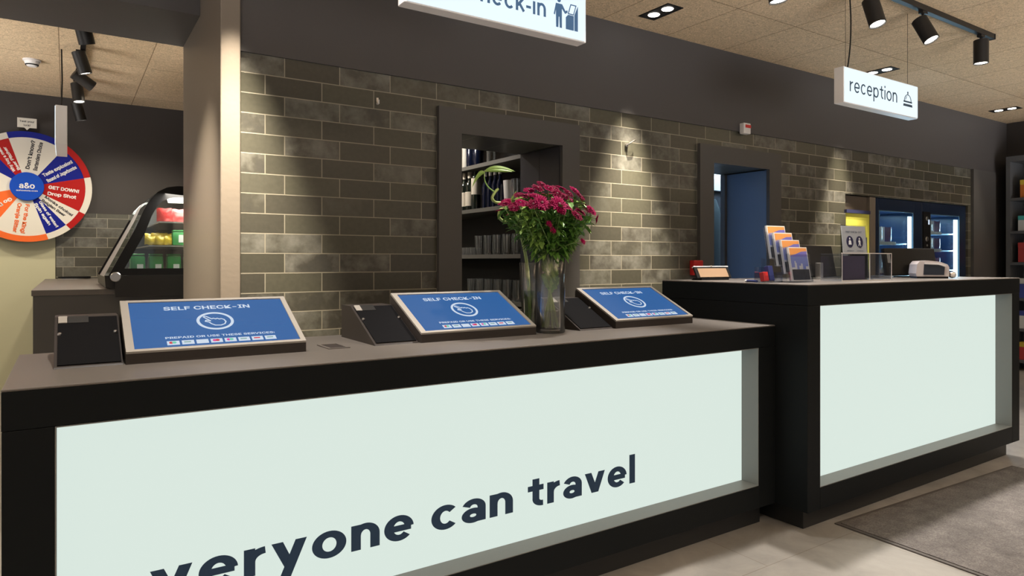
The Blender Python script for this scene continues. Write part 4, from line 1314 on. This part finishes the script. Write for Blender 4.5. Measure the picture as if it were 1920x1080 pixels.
def vending(x0, x1, wx0, wx1, label, tube_w, shelf, has_panel):
    t = thing('vending_machine', label, 'vending machine', (0, 0, 0), 0, 'lit vending machines at the right of the wall')
    y0, y1, z1 = YW + .02, YW + .80, 1.826
    MB().box(x0, wx0, y0, y1, .0, z1, bevel=.004).box(wx1, x1, y0, y1, .0, z1, bevel=.004).box(wx0 + .0005, wx1 - .0005, y0, y1, 1.712, z1).box(wx0 + .0005, wx1 - .0005, y0, y1, 0, .55).build('cabinet', vm_body, t)
    MB().box(wx0 + .0005, wx1 - .0005, y1 - .02, y1, .5505, 1.7115).build('back_wall', vm_in, t)
    MB().box(wx0 + .0005, wx0 + .004, y0 + .03, y1 - .0205, .5505, 1.7115).build('inner_side', vm_in, t)
    MB().box(wx0 + .002, wx1 - .002, y0 + .004, y0 + .008, .552, 1.71).build('window_glass', M['pane'], t)
    MB().ring([(wx0 + .0006, .5506), (wx1 - .0006, .5506), (wx1 - .0006, 1.7114), (wx0 + .0006, 1.7114)], [(wx0 + .012, .562), (wx1 - .012, .562), (wx1 - .012, 1.704), (wx0 + .012, 1.704)], y0 + .0005, y0 + .0035, 'y').build('window_frame', mat('chrome_blue_frame', (.2, .4, .6), .25, metal=.6), t)
    MB().box(wx1 - tube_w - .012, wx1 - .012, y0 + .014, y0 + .03, .56, 1.672).build('light_tube', tubeglow, t)
    lamp('vending_light', 'AREA', (wx1 - tube_w - .02, y0 + .035, 1.15), 12, (.5, .78, 1.0), (wx0, y0 + .20, 1.15), sx=.08, sy=1.0)
    lamp('vending_light', 'AREA', ((wx0 + wx1) / 2, y0 + .3, 1.70), 5, (.5, .78, 1.0), ((wx0 + wx1) / 2, y0 + .35, .8), sx=.4, sy=.3)
    for z in shelf:
        MB().box(wx0 + .005, wx1 - .09, y0 + .024, y0 + .45, z - .012, z).build('shelf', mat('cool_shelf', (.35, .5, .62), .4), t)
        MB().box(wx0 + .005, wx0 + (.34 if z == 1.40 else .27), y0 + .014, y0 + .0235, z - .02, z + .012).build('price_rail', mat('price_rail_grey', (.45, .5, .55), .5), t)
    if has_panel:
        p = MB().box(x0 + .005, x0 + .15, y0 - .012, y0 - .0005, .75, 1.73).build('control_panel', M['black'], t)
        for zz, rr_, nm in ((1.66, .022, 'emblem'), (1.45, .026, 'coin_slot'), (1.385, .012, 'coin_button')):
            MB().lathe([(0, 0), (rr_, 0), (rr_ * .9, .006), (0, .007)], seg=18, m=Matrix.Translation((x0 + .075, y0 - .0125, zz)) @ Matrix.Rotation(R(90), 4, 'X')).build(nm, M['steel'], p, True)
        MB().box(x0 + .10, x0 + .13, y0 - .0135, y0 - .0125, 1.60, 1.65).build('display_light', M['screenw'], p)
    return t


vending(6.402, 7.296, 6.482, 7.135, 'left vending machine with the bright tube beside the black screen', .05, (1.40, 1.13, .86), False)
vending(7.304, 8.266, 7.473, 8.121, 'right vending machine with the light tube at its right side and coin panel', .065, (1.52, 1.34, 1.13, .86), True)
k = 0
for (bx, zs) in ((6.482, (1.40, 1.13)), (7.473, (1.52, 1.34, 1.13))):
    for z in zs:
        for c in range(3):
            k += 1
            left = bx < 7
            packet(bx + .115 + c * .085, YW + .085 + .03 * (c % 2), z + .0005, [pack1, pack2 if left and z < 1.3 else pack1, pack3][c % 3], 'shiny snack bag on a shelf of the %s vending machine' % ('left' if left else 'right'), 'snack bags in the %s vending machine' % ('left' if left else 'right'), .09, .155 if left else .125, .045, -.40 + .12 * (-1) ** c, 0, 'snack_bag')

# ================================================================== WALL FITTINGS
t = thing('fire_call_point', 'red fire alarm call point on the tiles left of the door', 'fire alarm', (3.885, YW, 1.175))
MB().box(-.05, .05, -.045, -.0005, -.055, .055, bevel=.006).build('housing', M['red'], t)
MB().box(-.012, .034, -.0475, -.0455, -.034, -.006).build('glass_plate', M['paper'], t)
t = thing('alarm_sounder', 'small white alarm box with a red lens above the door', 'alarm', (4.426, YW - .0125, 2.258))
MB().box(-.042, .042, -.045, -.0005, -.042, .042, bevel=.006).build('housing', M['signbox'], t)
MB().box(-.026, .04, -.0485, -.0455, .004, .028, bevel=.001).build('red_lens', M['red'], t)
t = thing('wall_hook', 'small chrome bracket high on the tiles right of the hatch', 'hook', (3.235, YW, 2.04))
MB().lathe([(0, 0), (.014, 0), (.014, .012), (0, .014)], seg=16, m=Matrix.Translation((-.03, -.0005, -.02)) @ Matrix.Rotation(R(90), 4, 'X')).build('plate', M['steel'], t, True)
MB().tube([(-.03, -.014, -.02), (-.02, -.030, -.010), (.015, -.034, .012), (.03, -.028, .016)], .0045, 8).build('arm', M['steel'], t, True)
t = thing('wall_hook', 'added hook standing in for a small reflection on the tiles left of the hatch', 'hook', (1.396, YW, 2.086))  # made-up hook where the glaze only has a small glint
MB().box(-.006, .006, -.006, -.0005, -.018, .018).build('plate', M['steel'], t)
MB().tube([(0, -.006, -.012), (0, -.022, -.016), (0, -.024, .004)], .004, 8).build('prong', M['steel'], t, True)

# ================================================================== ON THE TALL COUNTER
CT = 1.1203
# tablet / clipboard on its stand
t = thing('tilted_clipboard', 'black framed brown clipboard leaning at the near end of the tall counter', 'clipboard', (2.985, 2.50, CT), R(-6))
mt = Matrix.Rotation(R(-28), 4, 'X')
MB().box(-.125, .125, -.012, .0, .008, .075, m=mt, bevel=.002).build('frame', M['black'], t)
MB().box(-.105, .105, -.0135, -.0122, .012, .066, m=mt).build('brown_board', mat('kraft_board', (.30, .19, .11), .7), t)
MB().box(-.127, .127, -.0135, .0015, .0752, .080, m=mt).build('top_edge', M['signbox'], t)
MB().lathe([(0, 0), (.005, 0), (.005, .004), (0, .005)], seg=12, m=mt @ Matrix.Translation((0, -.0136, .0775)) @ Matrix.Rotation(R(90), 4, 'X')).build('screw', M['steel'], t, True)
MB().prism([(-.010, 0), (.07, 0), (.055, .010), (-.010, .010)], -.10, .10, 'x').build('stand', M['black'], t)
# four-tier brochure holder
RB = R(-4)
BX, BY = 2.995, 1.955
t = thing('brochure_holder', 'clear acrylic four-tier brochure holder on the tall counter', 'brochure holder', (BX, BY, CT), RB)
tilt = Matrix.Rotation(R(-10), 4, 'X')
W2 = .076
tiers = []
for k in range(4):
    base = Matrix.Translation((0, .012 + k * .043, .004 + k * .037)) @ tilt
    tiers.append(base)
    hh = .165
    tr = MB().box(-W2, W2, -.002, 0, 0, hh * .82, m=base).box(-W2, W2, .018, .020, -.0, hh, m=base).box(-W2, -W2 + .002, .0003, .0177, 0, hh * .85, m=base).box(W2 - .002, W2, .0003, .0177, 0, hh * .85, m=base).build('tier', M['acrylic'], t)
MB().box(-W2, W2, -.005, .20, 0, .003).build('foot', M['acrylic'], t)
MB().prism([(.165, .0032), (.20, .0032), (.20, .12), (.175, .115)], -W2, -W2 + .004, 'x').prism([(.165, .0032), (.20, .0032), (.20, .12), (.175, .115)], W2 - .004, W2, 'x').build('side_brace', M['acrylic'], t)
orange = mat('brochure_orange', (.80, .33, .09), .45)
violet = mat('brochure_violet', (.16, .15, .52), .45)
skym = mat('brochure_sky', (.20, .25, .58), .45)
city = mat('brochure_city', (.035, .04, .055), .5, var=.7, vscale=60)


def brochure(k, label):
    t = thing('brochure', label, 'brochure', (BX, BY, CT), RB, 'brochures in the four-tier holder')
    m = tiers[k]
    MB().box(-.068, .068, .004, .014, .0035, .172, m=m).build('cover', M['paper'], t)
    y0 = .0025
    MB().prism([(-.062, .130), (-.02, .138), (.02, .150), (.062, .152), (.062, .167), (-.062, .167)], y0, y0 + .001, 'y', m=m).build('orange_band', orange, t)
    MB().prism([(-.062, .124), (.062, .124), (.062, .1515), (.02, .1495), (-.02, .1375), (-.062, .1295)], y0, y0 + .001, 'y', m=m).build('violet_band', violet, t)
    MB().box(-.062, .062, y0, y0 + .001, .062, .1235, m=m).build('sky_picture', skym, t)
    c = MB().box(-.062, .062, y0, y0 + .001, .010, .0615, m=m).build('city_picture', city, t)
    bb = MB()
    for x, h, w_ in ((-.035, .052, .004), (-.028, .040, .003), (.012, .036, .006), (.004, .022, .012), (.05, .018, .01), (-.05, .012, .012)):
        bb.box(x - w_, x + w_, y0 - .0006, y0 - .0001, .0616, .0616 + h * .8, m=m)
    bb.build('towers', M['greypaper'] if k % 2 else M['signbox'], c)


for k in range(4):
    brochure(k, ['city brochure in the lowest front tier, its whole cover visible', 'brochure in the second tier up of the acrylic holder', 'brochure in the third tier up of the acrylic holder', 'brochure in the top rear tier of the acrylic holder'][k])
# clear card tray with pens left of it
t = thing('card_tray', 'small clear tray of cards left of the brochure holder', 'tray', (2.865, 2.06, CT), R(-4))
MB().box(-.07, .05, -.03, .03, 0, .003).box(-.07, .05, -.033, -.031, 0, .035).box(-.07, .05, .031, .033, 0, .075).box(-.072, -.0702, -.033, .033, 0, .05).box(.0502, .052, -.033, .033, 0, .05).build('tray_body', M['acrylic'], t)
for nm, x, m_, h, lb in (('card_stack', -.035, M['red'], .045, 'small stack of red cards in the clear tray'), ('card_stack', .01, mat('navy_card', (.02, .03, .14), .5), .075, 'small stack of navy cards in the clear tray')):
    o = MB().box(-.018, .018, -.012, .012, 0, h, m=Matrix.Rotation(R(-12), 4, 'X'), bevel=.002).build(nm, m_, None)
    o.location = (2.865 + x, 2.062, CT + .0062)
    tag(o, lb, 'cards')
t = thing('desk_pen', 'navy pen lying with a white cap at the near edge of the tall counter', 'pen', (2.80, 2.12, CT + .0065), R(70))
MB().tube([(-.05, 0, 0), (.03, 0, 0)], .006, 10).build('barrel', mat('navy_pen', (.015, .025, .12), .3), t, True)
MB().tube([(.0302, 0, 0), (.045, 0, 0)], .0062, 10).build('pen_cap', M['paper'], t, True)


def monitor(name, label, loc, rz, wd, h, z0, tilt, logo=False):
    t = thing(name, label, 'monitor', loc, rz, 'black staff monitors seen from behind')
    m = Matrix.Translation((0, 0, z0)) @ Matrix.Rotation(R(tilt), 4, 'X')
    MB().box(-wd / 2, wd / 2, -.014, .014, 0, h, m=m, bevel=.006).build('screen_housing', M['black'], t)
    MB().box(-wd / 2 + .012, wd / 2 - .012, .0142, .0155, .012, h - .012, m=m).build('display', emit('staff_display', (.25, .32, .42), .25), t)
    MB().box(-.075 if not logo else -.03, -.045 if not logo else .03, -.05, -.015, z0 * .2 + .004, z0 + h * .45, bevel=.004).build('neck', M['steel'] if not logo else M['black'], t)
    MB().box(-.09, .09, -.075, .06, 0, .006, bevel=.002).build('stand_foot', M['steel'] if not logo else M['black'], t)
    if logo:
        MB().box(-wd / 2 + .02, -wd / 2 + .045, -.0152, -.0142, h * .45, h * .78, m=m).build('sticker', M['greypaper'], t)
    return t


monitor('desk_monitor', 'black monitor back with a silver neck, between brochures and notice', (3.67, 2.31, CT), R(6), .40, .185, .012, -10)
monitor('desk_monitor', 'black monitor back with a grey sticker, left of the white label printer', (4.67, 2.28, CT), R(-14), .45, .180, .010, -9, True)
# notice in an acrylic stand
t = thing('notice_stand', 'grey fast check-out notice with two dark round symbols in a clear stand', 'notice', (3.69, 2.09, CT), R(-2))
m = Matrix.Translation((0, 0, .005)) @ Matrix.Rotation(R(-5), 4, 'X')
pp = MB().box(-.113, .113, -.001, .001, .003, .297, m=m).build('paper', M['greypaper'], t)
MB().box(-.118, .118, -.0035, -.0015, 0, .302, m=m).build('cover', M['acrylic'], t)
MB().box(-.118, .118, -.02, .06, -.0048, -.0008 + .0, m=Matrix.Translation((0, 0, .005))).build('foot', M['acrylic'], t)
mm = m @ frame_xz(0, -.0012, 0)
lettering(M['ink'], mm, [('FAST CHECK-OUT', -.075, .075, .258, .020, .01)], pp, thick=.0002)
icn = mat('notice_navy', (.025, .02, .08), .5)
for cx in (-.043, .048):
    d = MB().prism(circle(cx, .208, .033, 24), 0, .0002, 'z', m=mm).build('round_symbol', icn, pp)
    pc = MB().prism(circle(cx, .226, .0055, 10), .0003, .0005, 'z', m=mm)
    if cx > 0:
        pc.prism([(cx - .008, .218), (cx + .006, .218), (cx + .012, .204), (cx + .005, .208), (cx + .012, .184), (cx + .006, .184), (cx, .200), (cx - .008, .184), (cx - .013, .186), (cx - .004, .206), (cx - .012, .206)], .0003, .0005, 'z', m=mm)
    else:
        pc.prism([(cx - .013, .192), (cx + .013, .192), (cx + .011, .212), (cx, .219), (cx - .011, .212)], .0003, .0005, 'z', m=mm)
    pc.build('pictogram', M['paper'], d)
lettering(M['ink'], mm, [('return key card', -.075, -.012, .156, .009, 0), ('in the box below', -.075, -.012, .142, .009, 0), ('and walk away', .018, .078, .156, .009, 0), ('no queueing', .018, .078, .142, .009, 0)], pp, 'small_print', .0002)
# key card box
t = thing('key_card_box', 'clear acrylic box in two halves in front of the check-out notice', 'box', (3.515, 1.995, CT), R(-2))
a = M['acrylic']
bw, bd, bh = .225, .06, .143
MB().box(-bw, bw, -bd, -bd + .004, .0045, bh).box(-bw, bw, bd - .004, bd, .0045, bh).box(-bw, -bw + .004, -bd + .0045, bd - .0045, .0045, bh).box(bw - .004, bw, -bd + .0045, bd - .0045, .0045, bh).box(-bw, bw, -bd, bd, 0, .004).build('case', a, t)
MB().box(.008, .012, -bd + .005, bd - .005, .0045, bh - .002).box(.026, .030, -bd + .005, bd - .005, .0045, bh - .002).build('divider', a, t)
MB().box(-bw - .001, bw + .001, -bd - .001, -bd + .0035, bh + .0002, bh + .004).box(-bw - .001, -bw + .003, -bd - .001, -bd - .0002, 0, bh).box(bw - .003, bw + .001, -bd - .001, -bd - .0002, 0, bh).box(.016, .022, -bd - .001, -bd - .0002, 0, bh).box(-bw, bw, -bd - .001, -bd - .0002, 0, .006).build('polished_edges', M['signbox'], t)
o = MB().box(-.20, -.004, -bd + .012, -bd + .015, .006, bh - .012).build('leaflet', mat('mauve_leaflet', (.075, .06, .11), .5), None)
o.location = (3.515, 1.995, CT); o.rotation_euler = (0, 0, R(-2))
tag(o, 'dark mauve leaflet standing in the left half of the acrylic box', 'leaflet')
# label printer
t = thing('label_printer', 'light grey rounded card printer with a dark front window on the tall counter', 'printer', (4.37, 2.03, CT), R(-43))
PG = mat('printer_grey', (.42, .38, .38), .38)
prof = [(-.088, .012), (-.092, .03), (-.086, .085), (-.070, .104), (-.02, .107), (.04, .100), (.082, .084), (.092, .066), (.090, .012)]
MB().prism(prof, -.05, .06, 'y').build('shell', PG, t)
prof2 = [(-.030, .012), (-.03, .085), (.04, .083), (.10, .075), (.125, .060), (.135, .04), (.12, .012)]
MB().prism(prof2, .0605, .12, 'y').build('rear_shell', PG, t)
MB().prism([(-.052, .022), (-.048, .084), (.030, .080), (.066, .068), (.062, .020)], -.053, -.0505, 'y').build('front_window', mat('printer_window', (.012, .014, .022), .15), t)
MB().prism([(-.047, .087), (.03, .0835), (.068, .0715), (.072, .076), (.03, .089), (-.047, .092)], -.056, -.0505, 'y').build('window_brow', M['signbox'], t)
MB().box(-.085, .088, -.045, .055, .0, .0115).build('base_foot', M['black'], t)
MB().lathe([(0, 0), (.016, .004), (.020, .02), (.016, .034), (0, .036)], seg=18, m=Matrix.Translation((.097, -.030, .022)) @ Matrix.Rotation(R(90), 4, 'Y')).build('knob', M['steel'], t, True)

# ================================================================== FLOOR MAT AND GIFT SHELF
t = thing('entrance_mat', 'large grey-brown ribbed-edge entrance mat on the floor before the tall counter', 'mat', (2.985, 1.80, .0005), R(-2.6))
MB().box(.02, 1.70, -1.60, -.02, 0, .008).build('pile', M['rug'], t)
MB().ring([(0, 0), (1.72, 0), (1.72, -1.62), (0, -1.62)], [(.0195, -.0195), (1.7005, -.0195), (1.7005, -1.6005), (.0195, -1.6005)], 0, .005, 'z').build('rubber_edge', mat('rubber_edge', (.07, .06, .055), .7), t)

t = thing('gift_shelf', 'dark grey shelf rack with packaged goods at the right edge of the photo', 'shelf', (0, 0, 0))
SG = mat('rack_grey', (.085, .09, .10), .5)
gx0, gx1, gy0, gy1 = 8.86, 9.215, 1.6, 3.30
MB().box(gx0, gx1, gy1 - .04, gy1, 0, 2.40).build('side_panel', SG, t)
MB().box(gx0, gx1, gy0, gy0 + .04, 0, 2.40).build('side_panel', SG, t)
MB().box(gx1 - .015, gx1, gy0 + .041, gy1 - .041, 0, 2.40).build('back_panel', SG, t)
MB().box(gx0, gx1 - .016, gy0 + .041, gy1 - .041, 2.34, 2.40).build('top_board', SG, t)
GZ = (.12, .47, .81, 1.21, 1.56, 1.93)
for z in GZ:
    MB().box(gx0 + .005, gx1 - .016, gy0 + .041, gy1 - .041, z - .03, z).build('shelf', SG, t)
gm = [mat('pack_yellow', (.55, .42, .05), .5), mat('pack_orange', (.5, .16, .03), .5), mat('pack_white', (.55, .58, .6), .5), mat('pack_teal', (.05, .35, .36), .5), mat('pack_red', (.4, .04, .04), .5), mat('pack_blue', (.04, .06, .3), .5)]


def pack(y, z, wd, h, m1, m2, label):
    t = thing('gift_box', label, 'box', (gx0 + .11, y, z + .0005), 0, 'packaged goods on the gift shelf')
    MB().box(-.07, .07, -wd / 2, wd / 2, 0, h * .72, bevel=.004).build('carton', gm[m1], t)
    MB().box(-.071, .071, -wd / 2 - .001, wd / 2 + .001, h * .72 + .0003, h, bevel=.004).build('lid', gm[m2], t)


pack(3.10, 1.93, .16, .20, 1, 0, 'orange and yellow box on the top level of the gift shelf')
pack(2.88, 1.93, .18, .15, 2, 1, 'white box with an orange lid on the top level of the gift shelf')
pack(3.10, 1.56, .20, .17, 2, 3, 'white box with a teal lid on the second level of the gift shelf')
pack(2.85, 1.56, .16, .12, 2, 3, 'smaller white box beside the teal-lidded one on the gift shelf')
pack(3.12, 1.21, .16, .22, 4, 4, 'red box on the third level of the gift shelf')
pack(2.92, 1.21, .16, .18, 4, 5, 'red box with a blue lid on the third level of the gift shelf')
pack(3.10, .81, .18, .22, 5, 2, 'blue box with a white lid just right of the tall counter')
pack(3.10, .47, .18, .20, 2, 5, 'white box with a blue lid low on the gift shelf')
pack(3.10, .12, .18, .20, 4, 0, 'red box with a yellow lid on the bottom of the gift shelf')
